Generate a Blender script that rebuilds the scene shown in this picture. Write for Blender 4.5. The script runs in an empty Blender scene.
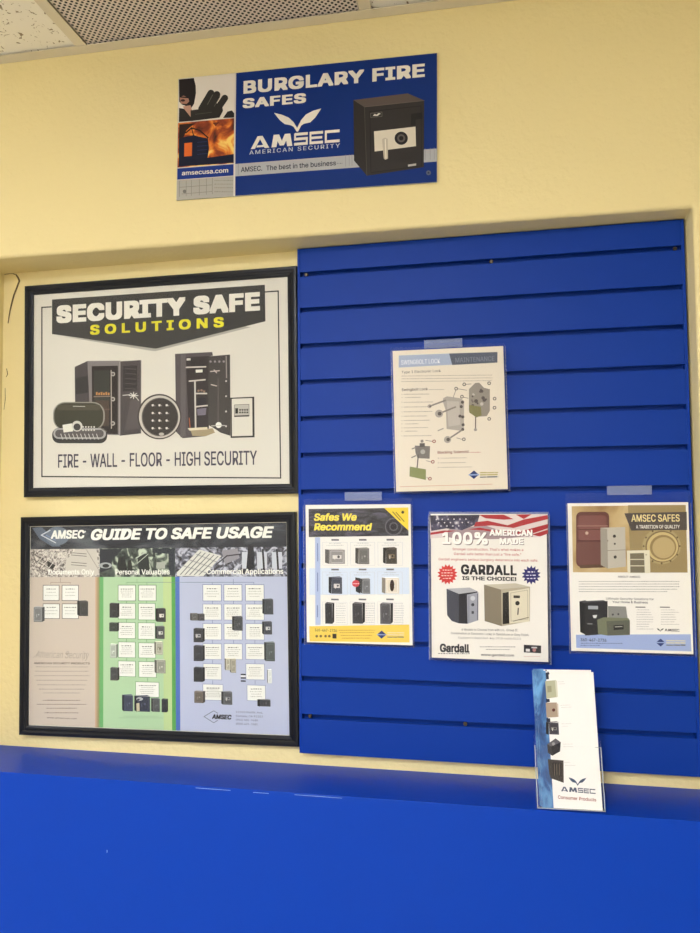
import bpy, bmesh, math, random
import numpy as np
from mathutils import Vector, Matrix
from mathutils.geometry import delaunay_2d_cdt
random.seed(7)
COL = bpy.context.scene.collection
RAD = math.radians

# ------------------------------------------------------------------ materials
def lin(c):
    out = []
    for v in c[:3]:
        v = v / 255.0
        out.append(v / 12.92 if v <= .04045 else ((v + .055) / 1.055) ** 2.4)
    return (*out, 1.0)

def new_mat(name):
    m = bpy.data.materials.new(name); m.use_nodes = True
    nt = m.node_tree; nt.nodes.clear()
    out = nt.nodes.new('ShaderNodeOutputMaterial')
    return m, nt, out

def pbr(name, rgb, rough=.5, metallic=0., spec=.5, bump=None, noise=None, coat=0., coat_rough=.1):
    """bump=(scale,strength,distance) ; noise=(rgb2,scale,lo,hi)"""
    m, nt, out = new_mat(name)
    b = nt.nodes.new('ShaderNodeBsdfPrincipled')
    nt.links.new(b.outputs[0], out.inputs[0])
    b.inputs['Base Color'].default_value = lin(rgb)
    b.inputs['Roughness'].default_value = rough
    b.inputs['Metallic'].default_value = metallic
    b.inputs['Specular IOR Level'].default_value = spec
    b.inputs['Coat Weight'].default_value = coat
    b.inputs['Coat Roughness'].default_value = coat_rough
    tc = nt.nodes.new('ShaderNodeTexCoord')
    if bump:
        n = nt.nodes.new('ShaderNodeTexNoise'); n.inputs['Scale'].default_value = bump[0]
        n.inputs['Detail'].default_value = 3
        nt.links.new(tc.outputs['Object'], n.inputs['Vector'])
        bp = nt.nodes.new('ShaderNodeBump'); bp.inputs['Strength'].default_value = bump[1]
        bp.inputs['Distance'].default_value = bump[2]
        nt.links.new(n.outputs['Fac'], bp.inputs['Height'])
        nt.links.new(bp.outputs[0], b.inputs['Normal'])
    if noise:
        n = nt.nodes.new('ShaderNodeTexNoise'); n.inputs['Scale'].default_value = noise[1]
        n.inputs['Detail'].default_value = 4
        nt.links.new(tc.outputs['Object'], n.inputs['Vector'])
        r = nt.nodes.new('ShaderNodeValToRGB')
        r.color_ramp.elements[0].position = noise[2]; r.color_ramp.elements[1].position = noise[3]
        r.color_ramp.elements[0].color = lin(rgb); r.color_ramp.elements[1].color = lin(noise[0])
        nt.links.new(n.outputs['Fac'], r.inputs[0])
        nt.links.new(r.outputs[0], b.inputs['Base Color'])
    return m

def clear_mat(name, tint=(250, 252, 255), ior=1.49, rough=.02):
    m, nt, out = new_mat(name)
    t = nt.nodes.new('ShaderNodeBsdfTransparent'); t.inputs[0].default_value = lin(tint)
    g = nt.nodes.new('ShaderNodeBsdfGlossy'); g.inputs['Roughness'].default_value = rough
    f = nt.nodes.new('ShaderNodeFresnel'); f.inputs['IOR'].default_value = ior
    mx = nt.nodes.new('ShaderNodeMixShader')
    # the thin sheet mirrors on its outer faces only
    ge = nt.nodes.new('ShaderNodeNewGeometry'); mu = nt.nodes.new('ShaderNodeMath'); mu.operation = 'SUBTRACT'; mu.use_clamp = True
    nt.links.new(f.outputs[0], mu.inputs[0]); nt.links.new(ge.outputs['Backfacing'], mu.inputs[1])
    nt.links.new(mu.outputs[0], mx.inputs[0]); nt.links.new(t.outputs[0], mx.inputs[1])
    nt.links.new(g.outputs[0], mx.inputs[2]); nt.links.new(mx.outputs[0], out.inputs[0])
    return m

def emit_mat(name, rgb, strength):
    m, nt, out = new_mat(name)
    e = nt.nodes.new('ShaderNodeEmission'); e.inputs[0].default_value = lin(rgb); e.inputs[1].default_value = strength
    nt.links.new(e.outputs[0], out.inputs[0]); return m

_ink = {}
def ink(rgb):
    """printing ink; rgb as it reads on the print"""
    if not isinstance(rgb, tuple): return rgb
    if rgb not in _ink:
        _ink[rgb] = pbr('ink_%d_%d_%d' % rgb, tuple(min(255, v * .985) for v in rgb), rough=.55, spec=.2)
    return _ink[rgb]

def photo_ink(name, stops, scale, detail=4, distortion=.6, stretch=(1, 1, 1)):
    m, nt, out = new_mat(name)
    b = nt.nodes.new('ShaderNodeBsdfPrincipled'); b.inputs['Roughness'].default_value = .5
    b.inputs['Specular IOR Level'].default_value = .3
    nt.links.new(b.outputs[0], out.inputs[0])
    tc = nt.nodes.new('ShaderNodeTexCoord'); mp = nt.nodes.new('ShaderNodeMapping')
    mp.inputs['Scale'].default_value = stretch
    nt.links.new(tc.outputs['Object'], mp.inputs[0])
    n = nt.nodes.new('ShaderNodeTexNoise'); n.inputs['Scale'].default_value = scale
    n.inputs['Detail'].default_value = detail; n.inputs['Distortion'].default_value = distortion
    nt.links.new(mp.outputs[0], n.inputs['Vector'])
    r = nt.nodes.new('ShaderNodeValToRGB')
    while len(r.color_ramp.elements) < len(stops): r.color_ramp.elements.new(.5)
    for e, (p, c) in zip(r.color_ramp.elements, stops):
        e.position = p; e.color = lin(c)
    nt.links.new(n.outputs['Fac'], r.inputs[0]); nt.links.new(r.outputs[0], b.inputs['Base Color'])
    return m

# the room's paints
M_YEL = pbr('yellow_wall_paint', (237, 219, 160), rough=.55, spec=.35, bump=(95, .35, .004))
M_BLUE = pbr('blue_gloss_paint', (0, 60, 172), rough=.36, spec=.22, bump=(40, .12, .002))
M_SLAT = pbr('blue_slat_paint', (0, 53, 150), rough=.5, spec=.2, bump=(130, .10, .0015))
M_FLOOR = pbr('grey_floor_tile', (142, 134, 122), rough=.5, noise=((154, 146, 132), 6, .3, .7))
M_ROOMW = pbr('cream_room_paint', (238, 232, 214), rough=.6, bump=(80, .2, .003))
M_TBAR = pbr('cream_metal_grid', (226, 216, 192), rough=.45)
M_FRAME = pbr('black_frame_lacquer', (12, 16, 25), rough=.28, spec=.35)
M_GLASS = clear_mat('picture_glazing', (253, 254, 253), 1.44, .05)
M_ACR = clear_mat('clear_acrylic', (255, 255, 255), 1.36, .10)
M_ACRE = pbr('frosty_acrylic_edge', (168, 182, 222), rough=.18, spec=.6)
M_ACRE.node_tree.nodes['Principled BSDF'].inputs['Alpha'].default_value = .30
M_RIM = pbr('bright_acrylic_rim', (196, 206, 216), rough=.15, spec=.6)
M_RIM.node_tree.nodes['Principled BSDF'].inputs['Alpha'].default_value = .55
M_SCREW = pbr('dull_screw_metal', (104, 92, 76), rough=.4, metallic=.8)
M_DARK = pbr('dark_recess', (14, 14, 16), rough=.6)
M_EDGE = pbr('aluminium_edge', (185, 185, 180), rough=.4, metallic=.3)
M_CRACK = pbr('dark_crack', (96, 78, 44), rough=.8)

def tile_mat():
    m, nt, out = new_mat('fissured_ceiling_tile')
    b = nt.nodes.new('ShaderNodeBsdfPrincipled'); b.inputs['Roughness'].default_value = .9
    nt.links.new(b.outputs[0], out.inputs[0])
    tc = nt.nodes.new('ShaderNodeTexCoord')
    n = nt.nodes.new('ShaderNodeTexNoise'); n.inputs['Scale'].default_value = 55; n.inputs['Detail'].default_value = 2
    n.inputs['Distortion'].default_value = 2.2
    nt.links.new(tc.outputs['Object'], n.inputs['Vector'])
    r = nt.nodes.new('ShaderNodeValToRGB')
    r.color_ramp.elements[0].position = .33; r.color_ramp.elements[0].color = lin((158, 140, 110))
    r.color_ramp.elements[1].position = .362; r.color_ramp.elements[1].color = lin((252, 247, 232))
    nt.links.new(n.outputs['Fac'], r.inputs[0]); nt.links.new(r.outputs[0], b.inputs['Base Color'])
    bp = nt.nodes.new('ShaderNodeBump'); bp.inputs['Strength'].default_value = .4; bp.inputs['Distance'].default_value = .002
    nt.links.new(r.outputs[0], bp.inputs['Height']); nt.links.new(bp.outputs[0], b.inputs['Normal'])
    return m
M_TILE = tile_mat()

def perf_mat(pitch=.0125):
    """sheet metal with staggered round holes"""
    m, nt, out = new_mat('perforated_sheet_metal')
    N = nt.nodes.new; L = nt.links.new
    b = N('ShaderNodeBsdfPrincipled'); b.inputs['Roughness'].default_value = .5
    L(b.outputs[0], out.inputs[0])
    tc = N('ShaderNodeTexCoord'); sp = N('ShaderNodeSeparateXYZ'); L(tc.outputs['Object'], sp.inputs[0])
    def mth(op, a, bb=None):
        n = N('ShaderNodeMath'); n.operation = op
        for i, v in enumerate((a, bb)):
            if v is None: continue
            if isinstance(v, (int, float)): n.inputs[i].default_value = v
            else: L(v, n.inputs[i])
        return n.outputs[0]
    def grid(off):
        s = []
        for k in ('X', 'Y'):
            u = mth('ADD', mth('DIVIDE', sp.outputs[k], pitch), off + 100)
            f = mth('SUBTRACT', mth('FRACT', u), .5)
            s.append(mth('MULTIPLY', f, f))
        return mth('SQRT', mth('ADD', s[0], s[1]))
    d = mth('MINIMUM', grid(0.), grid(.5))
    h = mth('LESS_THAN', d, .225)
    mx = N('ShaderNodeMix'); mx.data_type = 'RGBA'
    L(h, mx.inputs[0]); mx.inputs[6].default_value = lin((226, 216, 208)); mx.inputs[7].default_value = lin((14, 12, 12))
    L(mx.outputs[2], b.inputs['Base Color'])
    bp = N('ShaderNodeBump'); bp.invert = True; bp.inputs['Distance'].default_value = .001; L(h, bp.inputs['Height'])
    L(bp.outputs[0], b.inputs['Normal'])
    return m
M_PERF = perf_mat()

# ------------------------------------------------------------------ object helpers
def link_mesh(name, bm, mats, parent=None, smooth=False, bevel=0., seg=2):
    me = bpy.data.meshes.new(name)
    bm.normal_update(); bm.to_mesh(me); bm.free()
    for m in (mats if isinstance(mats, (list, tuple)) else [mats]): me.materials.append(m)
    o = bpy.data.objects.new(name, me); COL.objects.link(o)
    if parent is not None: o.parent = parent
    if smooth:
        for p in me.polygons: p.use_smooth = True
    if bevel:
        md = o.modifiers.new('bevel', 'BEVEL'); md.width = bevel; md.segments = seg
        md.limit_method = 'ANGLE'; md.angle_limit = RAD(35)
    return o

def add_box(bm, x0, y0, z0, x1, y1, z1, mi=0):
    vs = [bm.verts.new((x, y, z)) for z in (z0, z1) for y in (y0, y1) for x in (x0, x1)]
    for q in ((0, 2, 3, 1), (4, 5, 7, 6), (0, 1, 5, 4), (2, 6, 7, 3), (0, 4, 6, 2), (1, 3, 7, 5)):
        f = bm.faces.new([vs[i] for i in q]); f.material_index = mi

def box(name, a, b, mat, parent=None, bevel=0.):
    bm = bmesh.new(); add_box(bm, *a, *b)
    return link_mesh(name, bm, mat, parent, bevel=bevel)

def add_prism_x(bm, prof, x0, x1, mi=0):
    """profile [(y,z)...] extruded along x"""
    a = [bm.verts.new((x0, y, z)) for y, z in prof]; b = [bm.verts.new((x1, y, z)) for y, z in prof]
    n = len(prof)
    fs = [bm.faces.new(a[::-1]), bm.faces.new(b)]
    for i in range(n): fs.append(bm.faces.new((a[i], a[(i + 1) % n], b[(i + 1) % n], b[i])))
    for f in fs: f.material_index = mi
    bmesh.ops.recalc_face_normals(bm, faces=fs)

def thing(name, label, cat, loc, rot=(0, 0, 0), group=None):
    o = bpy.data.objects.new(name, None); COL.objects.link(o); o.empty_display_size = .05
    o.location = loc; o.rotation_euler = [RAD(a) for a in rot]
    o['label'] = label; o['category'] = cat
    if group: o['group'] = group
    return o

def structure(o): o['kind'] = 'structure'; return o

# ------------------------------------------------------------------ text
_tc = {}
try:   # the plain sans that ships inside Blender; else Blender's built-in font
    import os
    FONT = bpy.data.fonts.load(os.path.join(bpy.utils.system_resource('DATAFILES'), 'fonts', 'Inter.woff2'))
except Exception:
    FONT = None
def text_geo(s, shear=0., space=1.):
    k = (s, shear, space)
    if k in _tc: return _tc[k]
    cu = bpy.data.curves.new('t', 'FONT'); cu.body = s; cu.size = 1.
    if FONT: cu.font = FONT
    cu.size = 1.;
    cu.shear = shear; cu.space_character = space; cu.resolution_u = 3; cu.fill_mode = 'FRONT' if hasattr(cu, 'fill_mode') else cu.fill_mode
    o = bpy.data.objects.new('t', cu); COL.objects.link(o)
    dg = bpy.context.evaluated_depsgraph_get(); ev = o.evaluated_get(dg); me = ev.to_mesh()
    vs = np.array([v.co[:2] for v in me.vertices]); fs = [tuple(p.vertices) for p in me.polygons]
    ev.to_mesh_clear(); COL.objects.unlink(o); bpy.data.objects.remove(o); bpy.data.curves.remove(cu)
    _tc[k] = (vs, fs); return vs, fs
_capH = text_geo('H')[0][:, 1].max()

def homography(src, dst):
    A = []; b = []
    for (x, y), (u, v) in zip(src, dst):
        A.append([x, y, 1, 0, 0, 0, -u * x, -u * y]); b.append(u)
        A.append([0, 0, 0, x, y, 1, -v * x, -v * y]); b.append(v)
    h = np.linalg.solve(np.array(A, float), np.array(b, float))
    return np.append(h, 1.).reshape(3, 3)

def inside(x, y, poly):
    r = False; n = len(poly)
    for i in range(n):
        (x0, y0), (x1, y1) = poly[i], poly[i - 1]
        if (y0 > y) != (y1 > y) and x < (x1 - x0) * (y - y0) / (y1 - y0) + x0: r = not r
    return r

class Print:
    """Flat printing on a sheet w x h metres (local x in +-w/2, z in 0..h, facing -y at y0). The survey view rectifies
    positions measured on the real sheet (its four corners) to sheet coordinates in metres."""
    STEP = .00009
    def __init__(s, corners, w, h, y0):
        s.H = homography(corners, [(-w / 2, h), (w / 2, h), (w / 2, 0), (-w / 2, 0)])
        s.w, s.h, s.y0 = w, h, y0; s.o = (0, 0, 1); s.parts = []; s.cur = None
    def view(s, ox, oy, k): s.o = (ox, oy, k)
    def m(s, x, y):
        ox, oy, k = s.o; v = s.H @ np.array([ox + x / k, oy + y / k, 1.]); return v[0] / v[2], v[1] / v[2]
    def part(s, name, label=None):
        s.cur = dict(name=name, label=label, ink={}); s.parts.append(s.cur)
    def raw(s, pts, faces, colr, layer):
        g = s.cur['ink'].setdefault((layer, ink(colr)), [])
        for f in faces:
            q = [pts[i] for i in f]
            area = sum(q[i][0] * q[(i + 1) % len(q)][1] - q[(i + 1) % len(q)][0] * q[i][1] for i in range(len(q)))
            if abs(area) < 1e-12: continue
            g.append(q if area > 0 else q[::-1])
    def poly(s, pts, colr, layer=1): s.raw([s.m(*p) for p in pts], [list(range(len(pts)))], colr, layer)
    def lrect(s, u0, v0, u1, v1, colr, layer=1):       # fractions of the sheet, v down
        X = lambda u: (u - .5) * s.w; Z = lambda v: (1 - v) * s.h
        s.raw([(X(u0), Z(v0)), (X(u1), Z(v0)), (X(u1), Z(v1)), (X(u0), Z(v1))], [[0, 1, 2, 3]], colr, layer)
    def rect(s, x0, y0, x1, y1, colr, layer=1):
        a = s.m(x0, y0); b = s.m(x1, y1)
        s.raw([a, (b[0], a[1]), b, (a[0], b[1])], [[0, 1, 2, 3]], colr, layer)
    def line(s, pts, wpx, colr, layer=2):
        for (x0, y0), (x1, y1) in zip(pts, pts[1:]):
            dx, dy = x1 - x0, y1 - y0; L = math.hypot(dx, dy) or 1; nx, ny = -dy / L * wpx / 2, dx / L * wpx / 2
            ex, ey = dx / L * wpx / 2, dy / L * wpx / 2
            s.poly([(x0 + nx - ex, y0 + ny - ey), (x1 + nx + ex, y1 + ny + ey), (x1 - nx + ex, y1 - ny + ey), (x0 - nx - ex, y0 - ny - ey)], colr, layer)
    def frame(s, x0, y0, x1, y1, wpx, colr, layer=2):
        a = s.m(x0, y0); b = s.m(x1, y1); c = s.m(x0 + wpx, y0 + wpx); t = abs(c[0] - a[0])
        (x0, z1), (x1, z0) = a, b
        for q in ((x0, z1 - t, x1, z1), (x0, z0, x1, z0 + t), (x0, z0, x0 + t, z1), (x1 - t, z0, x1, z1)):
            s.raw([(q[0], q[1]), (q[2], q[1]), (q[2], q[3]), (q[0], q[3])], [[0, 1, 2, 3]], colr, layer)
    def card(s, x0, y0, x1, y1, fill, edge, layer=2, w=3):
        s.rect(x0, y0, x1, y1, edge, layer)
        s.rect(x0 + w, y0 + w, x1 - w, y1 - w, fill, layer + 1)
    def disc(s, x, y, rx, colr, layer=3, ry=None, n=22):
        ry = ry or rx
        s.poly([(x + rx * math.cos(2 * math.pi * i / n), y + ry * math.sin(2 * math.pi * i / n)) for i in range(n)], colr, layer)
    def capsule(s, a, b, w, colr, layer=3):
        an = math.atan2(b[1] - a[1], b[0] - a[0]); pts = []
        for (cx, cy), st in ((b, -90), (a, 90)):
            for i in range(9):
                t_ = an + RAD(st + 180 * i / 8); pts.append((cx + w / 2 * math.cos(t_), cy + w / 2 * math.sin(t_)))
        s.poly(pts, colr, layer)
    def star(s, x, y, r, ri, n, colr, layer=3):
        cs = s.m(x, y); pts = [s.m(x + (r if i % 2 else ri) * math.cos(math.pi * i / n), y + (r if i % 2 else ri) * math.sin(math.pi * i / n)) for i in range(2 * n)]
        s.raw([cs] + pts, [[0, 1 + i, 1 + (i + 1) % (2 * n)] for i in range(2 * n)], colr, layer)
    def text(s, body, x0, yb, x1, cap, colr, layer=4, weight=.0, shear=0., space=1., yb1=None, bold2=None):
        vs, fs = text_geo(body, shear, space)
        if not len(vs): return
        a = s.m(x0, yb); b = s.m(x1, yb if yb1 is None else yb1); c = s.m(x0, yb - cap)
        H = c[1] - a[1]; W = b[0] - a[0]
        xm, xM = vs[:, 0].min(), vs[:, 0].max()
        slope = 0 if yb1 is None else (b[1] - a[1]) / W
        # heavier faces: the strokes are thickened sideways and upwards by small steps
        kx = W / (xM - xm); ky = H / _capH; m_ = min(kx, ky) * 1.5
        k = min(kx, m_) * max(weight, 0.); kv = min(ky, m_) * max(weight, 0.) * .75
        if weight < .03: k *= .75; kv *= .6
        if weight < .004: steps = [(0, 0)]
        elif weight < .016: steps = [(-1, 0), (1, 0)]
        elif weight < .03: steps = [(-1, -1), (1, -1), (-1, 1), (1, 1), (0, 0)]
        else: steps = [(-1, -1), (-.33, -1), (.33, -1), (1, -1), (-1, 1), (-.33, 1), (.33, 1), (1, 1), (-1, 0), (1, 0)]
        for j, (sx, sy) in enumerate(steps):
            pts = []
            for x, y in vs:
                u = (x - xm) / (xM - xm) * (W - 2 * k) + k + sx * k
                pts.append((a[0] + u, a[1] + y / _capH * (H - 2 * kv) + kv + sy * kv + slope * u))
            s.raw(pts, fs, colr, layer)
    def words(s, x0, yb, x1, hpx, colr, layer=3, wl=(4, 11), gap=4.2):
        """a line of print too small to read: word-shaped strokes"""
        x = x0
        while x < x1 - 2:
            L = min(random.uniform(*wl) * hpx / 5, x1 - x)
            s.rect(x, yb - hpx * random.uniform(.66, .95), x + L, yb, colr, layer); x += L + gap * hpx / 5
    def para(s, xc, ys, hw, hpx, colr, layer=3, **k):
        for y, h in zip(ys, hw): s.words(xc - h, y, xc + h, hpx, colr, layer, **k)
    def safe(s, x0, y0, x1, y1, col=(58, 56, 58), side='l', plate=None, layer=4, frac=.22, handle=True):
        """a small printed picture of a safe seen at three-quarter view"""
        w, h = x1 - x0, y1 - y0; d = w * frac; e = h * .07
        dk = tuple(int(v * .62) for v in col); lt = tuple(min(255, int(v * 1.35 + 14)) for v in col)
        if side == 'l':
            s.poly([(x0, y0 + e * .5), (x0 + d, y0 + e), (x0 + d, y1), (x0, y1 - e * 1.3)], dk, layer)
            s.poly([(x0, y0 + e * .5), (x1 - d, y0), (x1, y0 + e), (x0 + d, y0 + e)], lt, layer)
            fx0, fx1 = x0 + d, x1
        else:
            s.poly([(x1, y0 + e * .5), (x1 - d, y0 + e), (x1 - d, y1), (x1, y1 - e * 1.3)], dk, layer)
            s.poly([(x1, y0 + e * .5), (x0 + d, y0), (x0, y0 + e), (x1 - d, y0 + e)], lt, layer)
            fx0, fx1 = x0, x1 - d
        fy0, fy1 = y0 + e, y1; fw, fh = fx1 - fx0, fy1 - fy0
        s.rect(fx0, fy0, fx1, fy1, col, layer + 1)
        s.frame(fx0 + fw * .1, fy0 + fh * .08, fx1 - fw * .1, fy1 - fh * .08, max(1.2, w * .018), lt, layer + 2)
        if plate: s.rect(fx0 + fw * .22, fy0 + fh * .38, fx1 - fw * .22, fy0 + fh * .64, plate, layer + 2)
        s.disc(fx0 + fw * .6, fy0 + fh * .5, fw * .09, lt if not plate else dk, layer + 3, n=10)
        if handle: s.rect(fx0 + fw * .33, fy0 + fh * .46, fx0 + fw * .39, fy0 + fh * .68, lt if not plate else (230, 225, 215), layer + 3)
    def build(s, parent):
        outs = []
        for c in s.parts:
            V = []; F = []; MI = []; mats = []; seen = {}
            for (layer, mt), polys in sorted(c['ink'].items(), key=lambda k: k[0][0]):
                k = seen.get(layer, 0); seen[layer] = k + 1
                y = s.y0 - s.STEP * (layer + .22 * (k % 4))
                if mt not in mats: mats.append(mt)
                # one ink layer is one flat film: overlapping strokes are merged
                vs = []; fs = []
                for q in polys:
                    fs.append(list(range(len(vs), len(vs) + len(q)))); vs += [Vector((x * 1000, z * 1000)) for x, z in q]
                if len(fs) > 1:
                    res = delaunay_2d_cdt(vs, [], fs, 1, 1e-4)
                    rv = res[0]; keep = []
                    for f, src in zip(res[2], res[5]):
                        cx = sum(rv[i][0] for i in f) / len(f); cz = sum(rv[i][1] for i in f) / len(f)
                        if any(inside(cx, cz, [vs[i] for i in fs[k_]]) for k_ in src): keep.append(f)
                    vs, fs = rv, keep
                n = len(V); V += [(v[0] / 1000, y, v[1] / 1000) for v in vs]
                for f in fs: F.append([n + i for i in f]); MI.append(mats.index(mt))
            if not F: continue
            me = bpy.data.meshes.new(c['name']); me.from_pydata(V, [], F)
            for m_ in mats: me.materials.append(m_)
            for p, mi in zip(me.polygons, MI): p.material_index = mi
            me.update()
            if me.polygons[0].normal.y > 0: me.flip_normals()
            o = bpy.data.objects.new(c['name'], me); COL.objects.link(o); o.parent = parent
            if c['label']: o['label'] = c['label']
            outs.append(o)
        return outs

# wide square logo letters, drawn as bars in a unit cell (x 0..1, y 0..1 up)
def logo_word(c, word, x0, yb, x1, cap, colr, layer=4, shear=0., yb1=None, t=.22, gap=.12):
    tx = t * .62
    G = {'A': [[(0, 0), (.36, 1), (.62, 1), (.98, 0), (.74, 0), (.49, .74), (.22, 0)], [(.30, .10), (.70, .10), (.66, .26), (.34, .26)]],
         'M': [[(0, 0), (.1, 1), (.36, 1), (.24, 0)], [(.64, 1), (.9, 1), (1, 0), (.76, 0)], [(.14, 1), (.36, 1), (.6, .1), (.4, .1)], [(.86, 1), (.64, 1), (.4, .1), (.6, .1)]],
         'S': [[(0, 1 - t), (1, 1 - t), (1, 1), (.05, 1), (0, .93)], [(0, .4), (tx, .4), (tx, 1 - t), (0, 1 - t)], [(0, .4), (1, .4), (1, .62), (0, .62)], [(1 - tx, t), (1, t), (1, .62), (1 - tx, .62)], [(0, 0), (1, 0), (1, t), (0, t)]],
         'E': [[(0, 0), (tx, 0), (tx, 1), (0, 1)], [(0, 1 - t), (1, 1 - t), (1, 1), (0, 1)], [(0, .4), (.94, .4), (.94, .6), (0, .6)], [(0, 0), (1, 0), (1, t), (0, t)]],
         'C': [[(0, 0), (tx, 0), (tx, 1), (0, 1)], [(0, 1 - t), (1, 1 - t), (1, 1), (0, 1)], [(0, 0), (1, 0), (1, t), (0, t)]]}
    a = c.m(x0, yb); b = c.m(x1, yb if yb1 is None else yb1); q = c.m(x0, yb - cap)
    W = b[0] - a[0]; H = q[1] - a[1]; wd = {'A': 1.3, 'M': 1.42, 'S': .92, 'E': .9, 'C': .98}
    cw = 1. / (sum(wd[k] for k in word) + gap * (len(word) - 1)); px = 0.
    sl = (b[1] - a[1]) / W if yb1 is not None else 0
    for i, ch in enumerate(word):
        for pg in G[ch]:
            pts = []
            for gx, gy in pg:
                u = (px + gx * wd[ch]) * cw * W + shear * gy * H
                pts.append((a[0] + u, a[1] + gy * H + sl * u))
            c.raw(pts, [list(range(len(pts)))], colr, layer)
        px += wd[ch] + gap

def bird(c, xl, yl, xr, yr, xc, yc, colr, layer=4):
    """the open-winged V emblem"""
    for xt, yt in ((xl, yl), (xr, yr)):
        dx, dy = xc - xt, yc - yt
        P = lambda u, v: (xt + dx * u, yt + dy * v)
        c.poly([P(0, 0), P(.34, .10), P(.64, .26), P(.84, .50), P(1.01, .84), P(1.01, 1), P(.97, 1), P(.84, .74), P(.72, .66), P(.46, .60), P(.26, .40)], colr, layer)

def shop_logo(c, x, y, r, tx1, th, gold=(214, 196, 120)):
    c.poly([(x - r * 1.15, y), (x, y - r), (x + r * 1.15, y), (x, y + r)], (42, 60, 120), 4)
    c.rect(x - r * 1.2, y - r * .16, x + r * 1.2, y + r * .16, (150, 170, 215), 5)
    for k in (-1, 0, 1): c.words(x + r * 1.4, y + k * th * 1.25 + th * .5, tx1, th * .8, gold if k < 1 else (110, 115, 120), 4, wl=(14, 40), gap=1.5)

# ------------------------------------------------------------------ the room
FLOOR = -2.03; CEIL = .497
XL, XR, YB = -3.6, 2.9, -3.9
NX0, NX1, NZ1, LEDGE = -.7136, .7612, .0572, -1.0165      # niche opening and the ledge's height
def yo(x): return -.050 - (.75 - x) * .0214              # the upper wall is not quite parallel with the niche wall

def rr(x0, x1, z0, z1, r, n=5):
    """rounded rectangle loop, open at nothing, anticlockwise seen from the room"""
    pts = []
    for cx, cz, a0 in ((x1 - r, z0 + r, -90), (x1 - r, z1 - r, 0), (x0 + r, z1 - r, 90), (x0 + r, z0 + r, 180)):
        for i in range(n + 1):
            a = RAD(a0 + 90 * i / n); pts.append((cx + r * math.cos(a), cz + r * math.sin(a)))
    return pts

def build_front_wall():
    bm = bmesh.new(); R = .008; loops = []
    prof = [(0., .021, 0)] + [(0., None, 0)] + [(R * (1 - math.cos(RAD(a))), R * (1 - math.sin(RAD(a))), 1) for a in (15, 30, 45, 60, 75, 90)]
    for off, dy, k in prof:
        lp = rr(NX0 - off, NX1 + off, -1.09 - off, NZ1 + off, .004 + off)
        if k == 0 and dy: ys = [dy] * len(lp)
        elif k == 0: ys = [yo(x) + R for x, z in lp]
        else: ys = [yo(x) + dy for x, z in lp]
        loops.append([bm.verts.new((x, y, z)) for (x, z), y in zip(lp, ys)])
    for a, b in zip(loops, loops[1:]):
        n = len(a)
        for i in range(n): bm.faces.new((a[i], a[(i + 1) % n], b[(i + 1) % n], b[i]))
    # front face around the opening
    last = loops[-1]; n = len(last)
    o = [bm.verts.new((x, yo(x), z)) for x, z in ((XR, FLOOR), (XR, CEIL + .04), (XL, CEIL + .04), (XL, FLOOR))]
    k = n // 4
    for q in range(4):
        seg = last[q * k:(q + 1) * k]
        for i in range(k - 1): bm.faces.new((seg[i], seg[i + 1], o[q]))
        bm.faces.new((last[(q + 1) * k - 1], last[((q + 1) * k) % n], o[(q + 1) % 4], o[q]))
    # back side gives the wall its thickness
    bo = [bm.verts.new((x, .12, z)) for x, z in ((XR, FLOOR), (XR, CEIL + .04), (XL, CEIL + .04), (XL, FLOOR))]
    for i in range(4): bm.faces.new((o[i], o[(i + 1) % 4], bo[(i + 1) % 4], bo[i]))
    bmesh.ops.recalc_face_normals(bm, faces=bm.faces)
    ob = link_mesh('wall_front', bm, M_YEL)
    me = ob.data
    for p in me.polygons: p.use_smooth = p.area < .03
    return structure(ob)
build_front_wall()
structure(box('wall_niche', (NX0 - .04, .0190, -1.12), (NX1 + .04, .06, NZ1 + .05), M_YEL))

# crack in the plaster at the niche's upper left corner
def crack_tube(bm, pts, r):
    prev = None
    for i, (x, z) in enumerate(pts):
        w = r * (.45 + .55 * math.sin(math.pi * min(1, (i + .6) / len(pts))))
        ring = [bm.verts.new((x + w * math.cos(a), .0188 - .35 * w * math.sin(a), z + w * .5 * math.sin(a))) for a in (0, math.pi / 3, 2 * math.pi / 3, math.pi)]
        if prev:
            for j in range(3): bm.faces.new((prev[j], prev[j + 1], ring[j + 1], ring[j]))
        prev = ring
bm = bmesh.new()
crack_tube(bm, [(-.7136, .0555), (-.700, .0565), (-.690, .0560), (-.682, .0530), (-.677, .046), (-.6735, .038), (-.6765, .031), (-.680, .022), (-.687, .006), (-.692, -.012), (-.696, -.028), (-.699, -.045), (-.701, -.060)], .0025)
crack_tube(bm, [(-.703, -.165), (-.700, -.178), (-.704, -.185)], .0011)
crack_tube(bm, [(-.706, -.21), (-.705, -.235), (-.708, -.26)], .0008)
link_mesh('plaster_crack', bm, M_CRACK, bpy.data.objects['wall_niche'])

# painted lower wall whose top makes the ledge
bm = bmesh.new()
add_prism_x(bm, [(-.126, FLOOR), (-.126, LEDGE - .0005), (-.1255, LEDGE), (.019, LEDGE), (.019, FLOOR)], XL, XR)
structure(link_mesh('wall_lower', bm, M_BLUE, bevel=.007, seg=4))

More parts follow.
